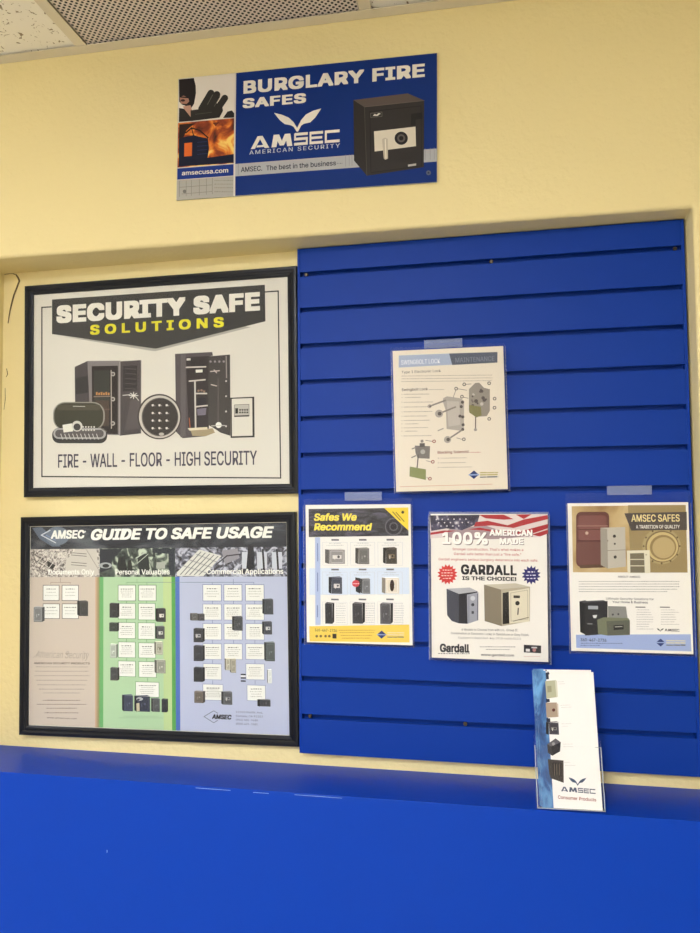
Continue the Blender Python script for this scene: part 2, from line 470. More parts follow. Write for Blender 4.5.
wl = bpy.data.objects['wall_lower']
M_CHIP_GLINT = pbr('pale_chip_and_glint', (150, 178, 226), rough=.5)  # pale colour shared by the paint chip and the painted nose highlight
for x0, x1, z, y in ((-.175, -.105, -1.0210, -.1252), (-.060, -.030, -1.0215, -.1254), (.02, .11, -1.0205, -.1250)):  # pale strips paint the specular line of the rounded nose into colour
    bm = bmesh.new(); add_box(bm, x0, y - .0012, z, x1, y - .0002, z + .0007); link_mesh('nose_glint', bm, M_CHIP_GLINT, wl)
bm = bmesh.new(); add_box(bm, -.3585, -.1264, -1.156, -.3573, -.1258, -1.151); link_mesh('paint_chip', bm, M_CHIP_GLINT, wl)

# shell
structure(box('floor', (XL - .1, YB - .1, FLOOR - .06), (XR + .1, .12, FLOOR), M_FLOOR))
structure(box('wall_rear', (XL, YB - .1, FLOOR), (XR, YB, CEIL + .1), M_ROOMW))
structure(box('wall_right', (XR, YB, FLOOR), (XR + .1, .12, CEIL + .1), M_ROOMW))
WY0, WY1, WZ0, WZ1 = -3.1, -1.1, -1.3, -.05       # side window, unseen, added to grade the light from left to right
bm = bmesh.new()
for q in ((YB, WY0, FLOOR, CEIL + .1), (WY1, .12, FLOOR, CEIL + .1), (WY0, WY1, FLOOR, WZ0), (WY0, WY1, WZ1, CEIL + .1)):
    add_box(bm, XL - .12, q[0], q[2], XL, q[1], q[3])
structure(link_mesh('wall_left', bm, M_ROOMW))
bm = bmesh.new()
for q in ((WY0, WY0 + .05, WZ0, WZ1), (WY1 - .05, WY1, WZ0, WZ1), (WY0, WY1, WZ0, WZ0 + .05), (WY0, WY1, WZ1 - .05, WZ1), (-2.12, -2.08, WZ0, WZ1)):
    add_box(bm, XL - .09, q[0], q[2], XL - .03, q[1], q[3])
wf = structure(link_mesh('added_window', bm, M_EDGE))
box('pane', (XL - .065, WY0 + .04, WZ0 + .04), (XL - .059, WY1 - .04, WZ1 - .04), M_GLASS, wf)

# ceiling grid: cells of 24 inches; x of the tees and y of the cross tees
P = .6096; TX = -.449; AY = -.105
def ya(x): return yo(x) - .026
tees_x = [TX + P * i for i in range(-6, 7)]
tees_x = [x for x in tees_x if XL + .03 < x < XR - .03]
tees_y = [-.70 - P * i for i in range(6)]
GZ = .494
bm = bmesh.new()
for x in tees_x:
    add_box(bm, x - .012, YB, GZ - .0015, x + .012, ya(x) + .002, GZ); add_box(bm, x - .0015, YB, GZ, x + .0015, ya(x) + .002, GZ + .03)
structure(link_mesh('trim_1', bm, M_TBAR))
bm = bmesh.new()
for y in tees_y:
    for xa, xb in zip([XL] + tees_x, tees_x + [XR]):
        add_box(bm, xa + .012, y - .012, GZ - .0015, xb - .012, y + .012, GZ)
structure(link_mesh('trim_2', bm, M_TBAR))
# wall angle along the front wall
bm = bmesh.new()
def skew_box(bm, d0, d1, z0, z1):
    vs = [bm.verts.new((x, yo(x) + d, z)) for z in (z0, z1) for d in (d0, d1) for x in (XL, XR)]
    for q in ((0, 2, 3, 1), (4, 5, 7, 6), (0, 1, 5, 4), (2, 6, 7, 3), (0, 4, 6, 2), (1, 3, 7, 5)): bm.faces.new([vs[i] for i in q])
skew_box(bm, -.026, -.0005, GZ - .0025, GZ - .001); skew_box(bm, -.002, -.0004, GZ - .001, GZ + .03)
structure(link_mesh('trim_3', bm, M_TBAR))
# main ceiling field, open where the lay-in panels near the wall are separate
cells_front = {(tees_x[i], tees_x[i + 1]) for i in range(len(tees_x) - 1)}
def near(a, b): return abs(a - b) < .01
special = [TX - P, TX, TX + P]         # left edges of the three panels in view
bm = bmesh.new(); YF = -.70
lights_cells = [(TX, -3.1384), (TX, -1.9192), (TX - 4 * P, -1.3096)]
xs = [XL] + tees_x + [XR]; ys = [YF - P * i for i in range(6)] + [YB]
for xa, xb in zip(xs, xs[1:]):
    if not any(near(xa, s) for s in special):
        add_box(bm, xa, YF, CEIL, xb, .11, CEIL + .014)
    for yb_, yt in zip(ys[1:], ys):
        if any(near(xa, a) and near(yt, b) for a, b in lights_cells): continue
        add_box(bm, xa, yb_, CEIL, xb, yt, CEIL + .014)
add_box(bm, XL, YB, CEIL + .09, XR, .11, CEIL + .1)
structure(link_mesh('ceiling', bm, M_TILE))
for xa, lab in ((TX - P, 'cream fissured ceiling tile left of the perforated panel'), (TX + P, 'cream fissured ceiling tile right of the perforated panel, only its corner in view')):
    b = bmesh.new(); add_box(b, xa + .003, YF + .003, CEIL, xa + P - .003, -.062, CEIL + .014)
    o = link_mesh('ceiling_tile', b, M_TILE); o['label'] = lab; o['category'] = 'ceiling tile'
    o['group'] = 'ceiling tiles beside the air panel'
t = thing('return_air_panel', 'grey perforated metal air panel laid in the ceiling grid', 'air vent', (TX + P / 2, (YF - .07) / 2, CEIL))
hw = P / 2 - .0135; hd = (-.085 - YF) / 2 - .008
b = bmesh.new(); add_box(b, -hw, -hd - .01, -.0012, hw, hd, .0); link_mesh('perforated_face', b, M_PERF, t)
b = bmesh.new()
for q in ((-hw, -hd - .01, hw, -hd), (-hw, hd - .004, hw, hd), (-hw, -hd, -hw + .004, hd), (hw - .004, -hd, hw, hd)): add_box(b, q[0], q[1], .0002, q[2], q[3], .02)
link_mesh('rim', b, M_TBAR, t)

# ceiling lights further back in the room
for k, (lx, ly) in enumerate(lights_cells):
    t = thing('ceiling_light', ('recessed square ceiling light furthest from the slatwall', 'recessed square ceiling light nearest the slatwall', 'recessed square ceiling light by the left wall')[k], 'ceiling light', (lx + P / 2, ly - P / 2, CEIL), group='recessed ceiling lights')
    b = bmesh.new(); h = P / 2 - .014
    add_box(b, -h, -h, 0, h, h, .006)
    link_mesh('diffuser', b, emit_mat('lamp_diffuser', (246, 248, 255), (30., 32., 22.)[k]), t)
    b = bmesh.new()
    add_box(b, -h, -h, .062, h, h, .066)
    for q in ((-h, -h, h, -h + .004), (-h, h - .004, h, h), (-h, -h, -h + .004, h), (h - .004, -h, h, h)): add_box(b, q[0], q[1], .007, q[2], q[3], .062)
    link_mesh('housing', b, M_TBAR, t)

# ------------------------------------------------------------------ slat panel
def slat_panel():
    X0, X1 = -.0045, .7575; Z1, Z0 = .0552, -.9880; S = .0762
    t = thing('slatwall_panel', 'blue painted slatwall display panel with horizontal grooves', 'slatwall', ((X0 + X1) / 2, 0, Z0))
    ox, oz = (X0 + X1) / 2, Z0
    x0, x1 = X0 - ox, X1 - ox
    bm = bmesh.new()
    add_box(bm, x0, .0160, 0, x1, .0188, Z1 - oz)                       # backing board
    cuts = [-.0762 * i + .0003 - oz for i in range(13)]
    g = .0048
    tops = [Z1 - oz] + [c - g for c in cuts]; bots = [c + g for c in cuts] + [0.]
    for zt, zb in zip(tops, bots):
        ut = zt if zt == tops[0] else zt - .006; ub = zb if zb == 0. else zb + .006
        prof = [(0, zb), (0, zt), (.0055, zt), (.0055, ut), (.0160, ut), (.0160, ub), (.0055, ub), (.0055, zb)]
        if zt == tops[0]: prof = [(0, zb), (0, zt), (.0160, zt), (.0160, ub), (.0055, ub), (.0055, zb)]
        if zb == 0.: prof = [(0, zb), (0, zt), (.0055, zt), (.0055, ut), (.0160, ut), (.0160, zb)]
        add_prism_x(bm, prof, x0 + .0058, x1 - .006)
    add_box(bm, x0, 0, 0, x0 + .0058, .0160, Z1 - oz); add_box(bm, x1 - .006, 0, 0, x1, .0160, Z1 - oz)
    link_mesh('grooved_board', bm, M_SLAT, t, bevel=.0008, seg=2)
    for sx, i in ((.0140, 0), (.3960, 0), (.7410, 0), (.0170, 12), (.3300, 12)):
        b = bmesh.new()
        bmesh.ops.create_cone(b, cap_ends=True, segments=14, radius1=.0042, radius2=.0030, depth=.0022, matrix=Matrix.Translation((sx - ox, .0036, cuts[i])) @ Matrix.Rotation(RAD(90), 4, 'X'))
        add_box(b, sx - ox - .0028, .0021, cuts[i] - .0004, sx - ox + .0028, .0026, cuts[i] + .0004, 1)
        add_box(b, sx - ox - .0012, .0046, cuts[i] - .0012, sx - ox + .0012, .0125, cuts[i] + .0012)
        link_mesh('screw', b, [M_SCREW, M_DARK], t, smooth=False)
slat_panel()

# ------------------------------------------------------------------ wall sign
SIGN_Q = [(178.4, 79), (437.6, 53.4), (436.6, 182), (177, 200.6)]
def wall_sign():
    W, H = .538, .258
    t = thing('company_sign', 'wide blue safe company sign on the yellow wall above the niche', 'sign', (.0262, -.0700, .1465), (.36, .85, 1.2))
    bm = bmesh.new(); add_box(bm, -W / 2, 0, 0, W / 2, .003, H); link_mesh('sign_board', bm, M_EDGE, t)
    c = Print(SIGN_Q, W, H, -.0001); c.view(170, 45, 5)
    u0 = (c.m(331, 400)[0] / W) + .5
    B = (4, 44, 118); Wt = (238, 230, 216)
    c.part('printed_face'); c.lrect(.001, .001, .999, .999, (215, 208, 198), 0); c.lrect(u0, .001, .999, .999, B, 1)
    c.part('burglar_picture')
    c.lrect(.002, .002, u0 - .006, .362, (232, 222, 208), 1)
    c.poly([(45, 174), (120, 167), (130, 205), (131, 245), (122, 296), (108, 318), (60, 300), (47, 285)], (38, 32, 32), 2)
    c.poly([(48, 262), (70, 256), (92, 266), (98, 284), (84, 298), (56, 296)], (176, 128, 108), 3)
    c.disc(66, 280, 11, (60, 40, 38), 4, ry=6); c.line([(50, 262), (92, 266)], 6, (30, 24, 24), 4)
    c.poly([(66, 310), (104, 304), (112, 330), (104, 365), (84, 345)], (196, 150, 128), 3)
    c.poly([(47, 318), (72, 322), (104, 362), (120, 382), (46, 388)], (44, 40, 40), 4)
    G = (48, 45, 42)
    c.poly([(104, 330), (160, 322), (178, 282), (262, 300), (268, 332), (250, 366), (106, 384)], G, 5)
    for a, b, w in (((160, 322), (207, 243), 34), ((196, 322), (237, 250), 34), ((232, 334), (277, 268), 33)): c.capsule(a, b, w, G, 5)
    c.line([(190, 300), (216, 252)], 3, (112, 106, 98), 7); c.line([(224, 310), (252, 262)], 3, (95, 90, 84), 7); c.line([(130, 350), (210, 340)], 3, (80, 76, 70), 7)
    c.poly([(268, 368), (290, 336), (312, 330), (324, 344), (324, 366)], G, 5)
    c.part('house_fire_picture')
    fire = photo_ink('printed_flames', [(.34, (52, 22, 16)), (.45, (150, 62, 24)), (.54, (226, 122, 36)), (.66, (252, 212, 110))], 26, 6, .9)
    c.lrect(.002, .368, u0 - .006, .735, fire, 1)
    c.poly([(48, 400), (130, 394), (104, 412), (84, 430), (74, 455), (46, 505)], (44, 28, 26), 2); c.poly([(215, 392), (250, 388), (232, 410)], (110, 48, 26), 2)
    c.poly([(46, 475), (70, 464), (120, 454), (150, 462), (192, 470), (198, 520), (190, 570), (140, 592), (46, 600)], (24, 28, 50), 2)
    c.line([(82, 442), (110, 418), (150, 430), (192, 466)], 7, (36, 22, 20), 3); c.line([(110, 420), (120, 455)], 5, (36, 22, 20), 3)
    c.rect(74, 494, 112, 558, (226, 110, 44), 3)
    for y in (490, 510, 530, 550): c.line([(140, y), (188, y - 4)], 3, (40, 56, 96), 3)
    c.poly([(46, 580), (200, 566), (322, 548), (322, 592), (46, 612)], (20, 24, 46), 3)
    c.part('web_address')
    c.lrect(.002, .742, u0 - .006, .834, (20, 52, 132), 1)
    c.text('amsecusa.com', 62, 655, 294, 22, Wt, 3, weight=.02, yb1=640)
    c.part('drawing_strip')
    c.lrect(.002, .838, u0 - .006, .998, (176, 172, 162), 1)
    for x in (50, 84, 110, 150, 185, 215): c.line([(x, 690 - x * .1), (x, 765 - x * .08)], 2.2, (130, 128, 122), 2)
    c.line([(50, 715), (215, 702)], 2.2, (130, 128, 122), 2); c.line([(62, 748), (215, 735)], 2.2, (130, 128, 122), 2); c.disc(76, 735, 9, (120, 118, 112), 3)
    for y in (682, 700, 718, 738): c.words(226, y, 318, 4, (140, 138, 130), 3)
    c.line([(328, 142), (328, 756)], 3.5, (220, 214, 205), 3)
    c.part('heading')
    c.text('BURGLARY FIRE', 370, 247, 1275, 64, Wt, 4, weight=.036, space=1.07)
    c.text('SAFES', 366, 320, 683, 48, Wt, 4, weight=.036, space=1.07)
    c.part('emblem'); bird(c, 523, 342, 760, 320, 640, 436, Wt)
    c.part('maker_name')
    logo_word(c, 'AMSEC', 407, 524, 850, 62, Wt, 4)
    c.text('AMERICAN SECURITY', 400, 551, 852, 20, (200, 204, 214), 4, weight=.012, space=1.25)
    c.part('slogan_band')
    u1 = (c.m(650, 600)[0] / W) + .5
    vb0 = 1 - c.m(650, 590)[1] / H
    c.lrect(u0, .742, .999, .842, (178, 178, 180), 2)
    for x in (345, 880, 898, 912, 1275, 1300, 1320): c.line([(x, 598 - (x - 330) * .083), (x, 652 - (x - 330) * .08)], 2, (140, 140, 142), 3)
    c.text('AMSEC.', 358, 639, 464, 25, (50, 50, 62), 4, weight=.02)
    c.text('The best in the business', 484, 630, 832, 24, (50, 50, 62), 4, weight=.02)
    c.words(836, 596, 864, 4, (120, 120, 124), 4)
    c.part('safe_picture'); c.view(300, 45, 5)
    c.poly([(270, 278), (330, 312), (336, 656), (272, 580)], (46, 42, 40), 4)
    c.poly([(270, 278), (540, 245), (622, 280), (325, 314)], (92, 80, 74), 5)
    c.poly([(322, 312), (622, 280), (618, 612), (334, 656)], (52, 48, 46), 5)
    c.line([(352, 336), (606, 308), (606, 606), (356, 640), (352, 336)], 3, (30, 28, 28), 6)
    c.line([(325, 313), (622, 281)], 2.5, (110, 98, 90), 6); c.line([(325, 313), (335, 655)], 2.5, (84, 76, 70), 6)
    c.poly([(556, 347), (612, 340), (612, 372), (580, 376), (578, 404), (556, 406)], (34, 32, 32), 6)
    c.line([(356, 345), (412, 338), (412, 360), (356, 366), (356, 345)], 2, (120, 114, 106), 7); c.poly([(366, 358), (376, 347), (384, 352), (396, 343), (406, 346), (390, 358)], (225, 220, 210), 7)
    c.poly([(372, 435), (578, 411), (580, 508), (375, 535)], (222, 212, 192), 7)
    c.disc(507, 469, 33, (40, 36, 36), 8); c.disc(507, 469, 20, (96, 90, 86), 9); c.disc(507, 469, 11, (34, 30, 30), 10)
    c.poly([(412, 474), (426, 466), (440, 472), (441, 570), (428, 576), (420, 570)], (196, 184, 164), 8); c.line([(428, 476), (431, 568)], 5, (240, 232, 214), 9)
    c.poly([(540, 600), (580, 594), (580, 604), (540, 610)], (200, 196, 190), 7)
    c.part('fixing_screw'); c.disc(641, 640, 12, (92, 100, 118), 6, n=14); c.disc(641, 640, 5, (50, 58, 84), 7, n=10)
    c.build(t)
wall_sign()

# ------------------------------------------------------------------ framed posters
FW, FH, BZ = .638, .479, .0205
def picture_frame(t):
    # profile: distance in from the outer edge, y (front negative side = smaller y)
    prof = [(0, .0138), (0, .0015), (.0015, 0), (.0065, 0), (.009, .0018), (.012, .0022), (.0145, .0006), (.0175, .0012), (BZ, .0030), (BZ, .0138)]
    bm = bmesh.new(); rings = []
    for d, y in prof:
        rings.append([bm.verts.new(v) for v in ((-FW / 2 + d, y, d), (FW / 2 - d, y, d), (FW / 2 - d, y, FH - d), (-FW / 2 + d, y, FH - d))])
    rings.append(rings[0])
    for a, b in zip(rings, rings[1:]):
        for i in range(4): bm.faces.new((a[i], a[(i + 1) % 4], b[(i + 1) % 4], b[i]))
    bmesh.ops.recalc_face_normals(bm, faces=bm.faces)
    link_mesh('frame', bm, M_FRAME, t)
    m = BZ - .0004
    box('glass', (-FW / 2 + m, .0034, m), (FW / 2 - m, .0046, FH - m), M_GLASS, t)
    return box('poster_sheet', (-FW / 2 + m, .0064, m), (FW / 2 - m, .0135, FH - m), ink((228, 221, 212)), t)

F1 = [(24.2, 285.4), (296.1, 266.3), (298.7, 493.1), (23.8, 497.6)]
t = thing('framed_poster', 'black framed white poster reading SECURITY SAFE SOLUTIONS, with pictures of safes', 'poster', (-.3234, .0024, -.4609), (.76, -.15, .18))
sheet = picture_frame(t)
c = Print(F1, FW, FH, .0063)
c.part('border_line'); c.view(0, 250, 2.258)
c.line([(112, 126), (91, 127), (92, 512), (632, 514), (626, 92), (597, 94)], 2.8, (34, 32, 34), 1)
c.part('banner'); c.view(30, 280, 5)
c.poly([(170, 280), (620, 354), (1100, 234), (1060, 228), (620, 330)], (176, 170, 162), 1)
c.poly([(103, 92), (1170, 22), (1173, 205), (625, 341), (103, 266)], (62, 60, 61), 2)
c.part('heading')
c.text('SECURITY SAFE', 125, 212, 1147, 88, (240, 233, 224), 4, weight=.05, space=1.08)
c.part('subheading', 'yellow lettering')
c.text('SOLUTIONS', 295, 271, 966, 49, (232, 222, 48), 4, weight=.035, space=1.45)
c.view(30, 340, 5)
c.part('safe_picture')
c.poly([(218, 132), (282, 102), (300, 470), (222, 440)], (78, 72, 76), 2)
c.poly([(222, 190), (290, 175), (290, 260), (222, 270)], (58, 54, 58), 3)
c.poly([(282, 102), (446, 101), (446, 475), (300, 472)], (136, 128, 130), 3)
c.poly([(304, 128), (436, 126), (436, 470), (308, 466)], (48, 40, 42), 4)
c.poly([(314, 150), (394, 150), (394, 300), (316, 300)], (60, 60, 58), 5)
c.poly([(322, 300), (392, 300), (392, 430), (330, 430)], (80, 66, 60), 5)
for i, x in enumerate(range(326, 392, 12)): c.rect(x, 258 + (i % 2) * 4, x + 8, 274, (198, 140, 84), 6)
c.line([(316, 282), (396, 280)], 4, (150, 130, 116), 6); c.line([(322, 345), (394, 345)], 3, (120, 96, 84), 6)
c.line([(402, 150), (404, 440)], 5, (176, 166, 160), 6)
for y in (168, 294, 416): c.disc(411, y, 11, (190, 184, 180), 6); c.disc(411, y, 6, (96, 90, 90), 7)
c.part('safe_door_picture')
c.poly([(446, 104), (553, 98), (553, 466), (446, 478)], (80, 73, 76), 4)
c.poly([(462, 128), (532, 124), (532, 250), (462, 255)], (58, 52, 56), 5)
c.line([(446, 102), (446, 476)], 5, (170, 162, 162), 6); c.line([(551, 100), (551, 464)], 3, (120, 112, 114), 6)
c.poly([(500, 300), (545, 298), (545, 440), (470, 452)], (94, 86, 88), 5)
for a in range(0, 180, 45): c.line([(515 - 22 * math.cos(RAD(a)), 276 - 16 * math.sin(RAD(a))), (515 + 22 * math.cos(RAD(a)), 276 + 16 * math.sin(RAD(a)))], 4, (226, 220, 216), 7)
c.line([(462, 275), (496, 272)], 4, (210, 204, 200), 7); c.line([(528, 285), (540, 300)], 4, (200, 196, 190), 7)
for y in (140, 165, 190, 215, 240): c.line([(475, y), (525, y + 4)], 2, (110, 100, 104), 6)
c.part('keypad_box_picture')
def rrp(x0, y0, x1, y1, r, n=6):
    out = []
    for cx, cy, a0 in ((x1 - r, y1 - r, 0), (x0 + r, y1 - r, 90), (x0 + r, y0 + r, 180), (x1 - r, y0 + r, 270)):
        for i in range(n + 1):
            a = RAD(a0 + 90 * i / n); out.append((cx + r * math.cos(a), cy + r * math.sin(a)))
    return out
c.poly(rrp(110, 308, 371, 450, 60), (150, 146, 138), 8); c.poly(rrp(116, 314, 363, 446, 55), (64, 62, 52), 9)
c.poly(rrp(130, 322, 350, 350, 14), (82, 78, 66), 10); c.line([(212, 330), (270, 331)], 3, (210, 206, 196), 11)
c.poly(rrp(106, 438, 383, 516, 36), (56, 54, 56), 10); c.poly(rrp(112, 440, 377, 494, 26), (176, 172, 172), 11); c.poly(rrp(122, 448, 366, 486, 18), (96, 90, 92), 12)
c.poly([(158, 424), (206, 416), (212, 456), (164, 462)], (236, 232, 222), 13)
c.disc(232, 430, 27, (214, 210, 204), 13); c.disc(232, 434, 18, (70, 66, 68), 14)
for x in range(262, 330, 14):
    for y in (434, 450): c.disc(x, y, 4.5, (216, 212, 206), 13, n=8)
for x in range(150, 350, 20): c.line([(x, 470), (x + 10, 496)], 3.5, (208, 204, 202), 13)
c.line([(346, 436), (378, 456)], 5, (120, 112, 108), 13)
c.part('dial_picture')
c.disc(645, 382, 110, (70, 62, 62), 12, ry=114, n=40); c.disc(646, 383, 103, (206, 198, 190), 13, ry=107, n=40)
c.disc(648, 384, 92, (110, 102, 100), 14, ry=97, n=40); c.disc(649, 384, 88, (60, 54, 54), 15, ry=93, n=40)
for x in (612, 646, 682):
    for y in (325, 364, 402, 440): c.disc(x, y, 6, (222, 216, 210), 16, n=10); c.disc(x + 10, y + 2, 3, (160, 150, 148), 16, n=6)
c.disc(656, 470, 13, (190, 184, 176), 16, ry=8)
c.view(150, 340, 5)
c.part('gun_safe_picture')
c.poly([(122, 67), (308, 58), (312, 76), (292, 80), (292, 440), (276, 480), (160, 490), (128, 458)], (88, 80, 84), 2)
c.poly([(176, 84), (292, 78), (292, 440), (190, 446)], (54, 46, 50), 3)
c.poly([(150, 70), (176, 68), (176, 480), (150, 486)], (104, 96, 100), 3)
for a, b in (((180, 135), (275, 132)), ((195, 204), (272, 197)), ((230, 266), (280, 266)), ((230, 332), (283, 326))): c.line([a, b], 7, (214, 206, 198), 5)
c.line([(222, 205), (226, 440)], 8, (206, 200, 194), 5); c.rect(226, 147, 260, 160, (232, 228, 222), 5); c.rect(180, 90, 200, 100, (220, 214, 206), 5)
for x in (206, 218, 232, 246, 262): c.line([(x, 100), (x, 126)], 5, (28, 24, 30), 5)
c.poly([(232, 290), (276, 286), (276, 322), (232, 326)], (36, 34, 46), 5); c.poly([(232, 344), (280, 338), (276, 374), (236, 376)], (120, 112, 130), 5)
for x, y in ((240, 252), (255, 250), (268, 256)): c.disc(x, y, 6, (150, 120, 104), 5, n=8)
c.line([(194, 390), (198, 436)], 5, (170, 96, 66), 5); c.poly([(186, 440), (284, 434), (286, 446), (196, 452)], (226, 214, 186), 6)
c.poly([(200, 450), (312, 440), (322, 462), (276, 480), (210, 478)], (170, 152, 122), 4)
c.part('safe_door_picture')
c.poly([(290, 80), (397, 71), (400, 478), (350, 462), (318, 440), (290, 424)], (70, 65, 66), 5)
c.line([(378, 80), (380, 186)], 6, (150, 142, 140), 6); c.line([(338, 190), (338, 420)], 2.5, (120, 112, 110), 6)
for x in (300, 322, 344, 366): c.disc(x, 106, 6, (150, 142, 146), 6, n=8)
for a in ((300, 156, 344, 152), (318, 148, 330, 162), (304, 222, 330, 228)): c.line([a[:2], a[2:]], 5, (206, 190, 184), 7)
for y in (204, 280, 356, 430): c.disc(378, y, 5, (196, 190, 186), 7, n=8)
c.disc(341, 424, 15, (240, 238, 230), 7); c.line([(306, 428), (372, 426)], 4, (200, 196, 190), 7)
c.part('box_safe_picture')
c.rect(399, 287, 520, 485, (52, 48, 48), 6); c.rect(406, 293, 510, 477, (228, 221, 211), 7); c.rect(418, 322, 494, 381, (60, 56, 56), 8); c.rect(420, 324, 492, 374, (196, 190, 182), 9)
c.rect(424, 340, 438, 366, (34, 32, 32), 10)
for x in (444, 456, 468, 480):
    for y in (344, 357): c.rect(x, y, x + 8, y + 8, (40, 38, 38), 10)
c.part('service_line')
c.view(30, 390, 2.593)
c.text('FIRE - WALL - FLOOR - HIGH SECURITY', 70, 202, 587, 35, (74, 68, 84), 2, weight=.018, yb1=193)
c.build(sheet)

F2 = [(20.1, 517.3), (296.1, 512), (297.9, 746.8), (19, 735.5)]
t = thing('framed_poster', 'black framed chart titled GUIDE TO SAFE USAGE, below the white poster', 'poster', (-.3250, .0006, -.9812), (-.45, -.77, .22))
sheet = picture_frame(t)
c = Print(F2, FW, FH, .0063); c.view(10, 505, 4.667)
aX = lambda px, py: (c.m(px, py)[0] / FW) + .5
x_c1, x_g0, x_g1, x_c3a, x_c3b = aX(392, 600), aX(412, 600), aX(430, 600), aX(750, 600), aX(768, 600)
x_b1 = aX(788, 600); vT = .046; vB = .955; vH = 1 - c.m(600, 204)[1] / FH; vP = 1 - c.m(600, 339)[1] / FH
uL, uR = .034, .966
c.part('column_panel'); c.lrect(uL, vP, x_c1, vB, (208, 193, 181), 1)
for i in range(4):
    c.lrect(x_c1 + (x_g0 - x_c1) * i / 4, vP, x_c1 + (x_g0 - x_c1) * (i + 1) / 4, vB, ((206, 172, 146), (190, 160, 130), (170, 150, 112), (146, 150, 104))[i], 1)
c.part('column_panel'); c.lrect(x_g0, vP, x_g1, vB, (112, 178, 112), 1); c.lrect(x_g1, vP, x_c3a, vB, (180, 210, 170), 1)
uu = x_c3a - (x_c3a - x_g1) * .12; c.lrect(uu, vP, x_c3a, vB, (192, 212, 154), 2); c.lrect(x_c3a, vP, x_c3b, vB, (92, 164, 84), 1)
c.part('column_panel'); c.lrect(x_c3b, vP, x_b1, vB, (80, 112, 190), 1); c.lrect(x_b1, vP, uR, vB, (189, 194, 221), 1)
c.part('title_band')
swirl = photo_ink('printed_dark_swirl', [(.35, (26, 28, 40)), (.55, (44, 46, 58)), (.72, (88, 92, 100))], 9, 2, 1.5, (1, 1, 3))
c.lrect(uL, vT, uR, vH, swirl, 1)
c.poly([(95, 108), (140, 104), (200, 160), (230, 196), (190, 196), (130, 160)], (96, 106, 124), 2)
c.disc(214, 146, 56, (112, 122, 138), 2, ry=44)
c.line([(178, 120), (138, 142), (205, 178)], 5, (206, 210, 220), 3); c.line([(160, 142), (205, 166)], 3, (130, 150, 190), 3)
c.text('AMSEC', 183, 160, 342, 40, (246, 244, 238), 5, weight=.035, shear=.12); c.disc(345, 126, 4, (220, 220, 220), 5, n=8)
c.part('heading')
c.text('GUIDE TO SAFE USAGE', 372, 166, 1231, 52, (250, 247, 240), 5, weight=.035, shear=.22)
money = photo_ink('printed_banknotes', [(.35, (84, 76, 76)), (.48, (160, 150, 146)), (.6, (222, 214, 206))], 90, 4, 2.5)
jewel = photo_ink('printed_valuables', [(.38, (40, 44, 46)), (.52, (84, 94, 88)), (.66, (200, 210, 190))], 40, 3, 1.5)
office = photo_ink('printed_office', [(.36, (44, 42, 50)), (.5, (108, 108, 124)), (.62, (196, 196, 212))], 55, 4, 2.)
c.part('photo_band')
c.lrect(uL, vH, x_g0, vP, money, 1)
c.poly([(255, 262), (300, 208), (398, 208), (410, 330), (250, 330)], (208, 200, 192), 2)
for y in (225, 236, 270, 282): c.line([(280, y), (350, y + 6)], 3, (110, 104, 100), 3)
c.line([(350, 210), (405, 300)], 3, (160, 152, 146), 3); c.poly([(165, 262), (205, 285), (190, 305), (168, 290)], (50, 46, 46), 3)
for k in range(4): c.line([(100 + k * 36, 300), (170 + k * 36, 212)], 3, (220, 210, 206), 3)
for k in range(3): c.line([(92, 222 + k * 30), (190, 290 + k * 18)], 3, (90, 80, 82), 3)
c.part('photo_band'); c.lrect(x_g0, vH, x_c3b, vP, jewel, 1)
c.poly([(414, 208), (520, 208), (470, 260), (470, 300), (414, 320)], (48, 50, 60), 2)
c.disc(440, 285, 30, (170, 174, 178), 3, ry=14); c.disc(442, 287, 16, (44, 46, 52), 4, ry=9)
c.poly([(500, 250), (530, 240), (545, 330), (495, 330)], (40, 42, 44), 3); c.poly([(545, 262), (560, 258), (572, 330), (545, 330)], (44, 46, 46), 3)
c.poly([(590, 240), (640, 230), (650, 320), (600, 330)], (46, 50, 52), 3); c.line([(585, 250), (625, 225)], 5, (196, 204, 190), 4); c.line([(590, 275), (640, 232)], 3, (190, 200, 186), 4)
c.rect(680, 270, 720, 300, (176, 178, 170), 3); c.poly([(660, 205), (765, 205), (765, 330), (740, 330), (735, 230), (660, 225)], (52, 56, 66), 2)
c.part('photo_band'); c.lrect(x_c3b, vH, uR, vP, office, 1)
c.poly([(775, 318), (880, 210), (985, 240), (900, 335), (776, 335)], (222, 220, 214), 2)
for k in range(5): c.line([(792 + k * 22, 328), (888 + k * 20, 222 + k * 5)], 3.5, (96, 96, 104), 3)
for k in range(3): c.line([(800 + k * 34, 285 - k * 26), (920 + k * 22, 322 - k * 26)], 3, (126, 126, 132), 3)
c.poly([(985, 215), (1060, 205), (1070, 250), (1000, 280)], (150, 146, 156), 2); c.line([(960, 280), (1010, 240), (1075, 232)], 6, (60, 56, 66), 3)
for k in range(3): c.rect(1080 + k * 70, 222, 1128 + k * 70, 300, (206, 208, 220), 2)
for k in range(3): c.line([(1112 + k * 66, 212), (1118 + k * 66, 318)], 9, (36, 34, 44), 3)
c.poly([(1110, 190), (1135, 190), (1140, 300), (1100, 305)], (40, 40, 50), 3)
c.part('column_title')
c.text('Documents Only', 172, 328, 388, 24, (248, 246, 240), 6, weight=.024); c.part('column_title'); c.text('Personal Valuables', 487, 328, 742, 24, (248, 246, 240), 6, weight=.024); c.part('column_title'); c.text('Commercial Applications', 915, 326, 1274, 24, (248, 246, 240), 6, weight=.024)
GR = (120, 118, 116); PAPER = (240, 238, 234)
c.part('chart_box')
c.line([(183, 372), (183, 365), (275, 365), (275, 372)], 2, (150, 130, 122), 2); c.line([(228, 345), (228, 365)], 2, (150, 130, 122), 2)
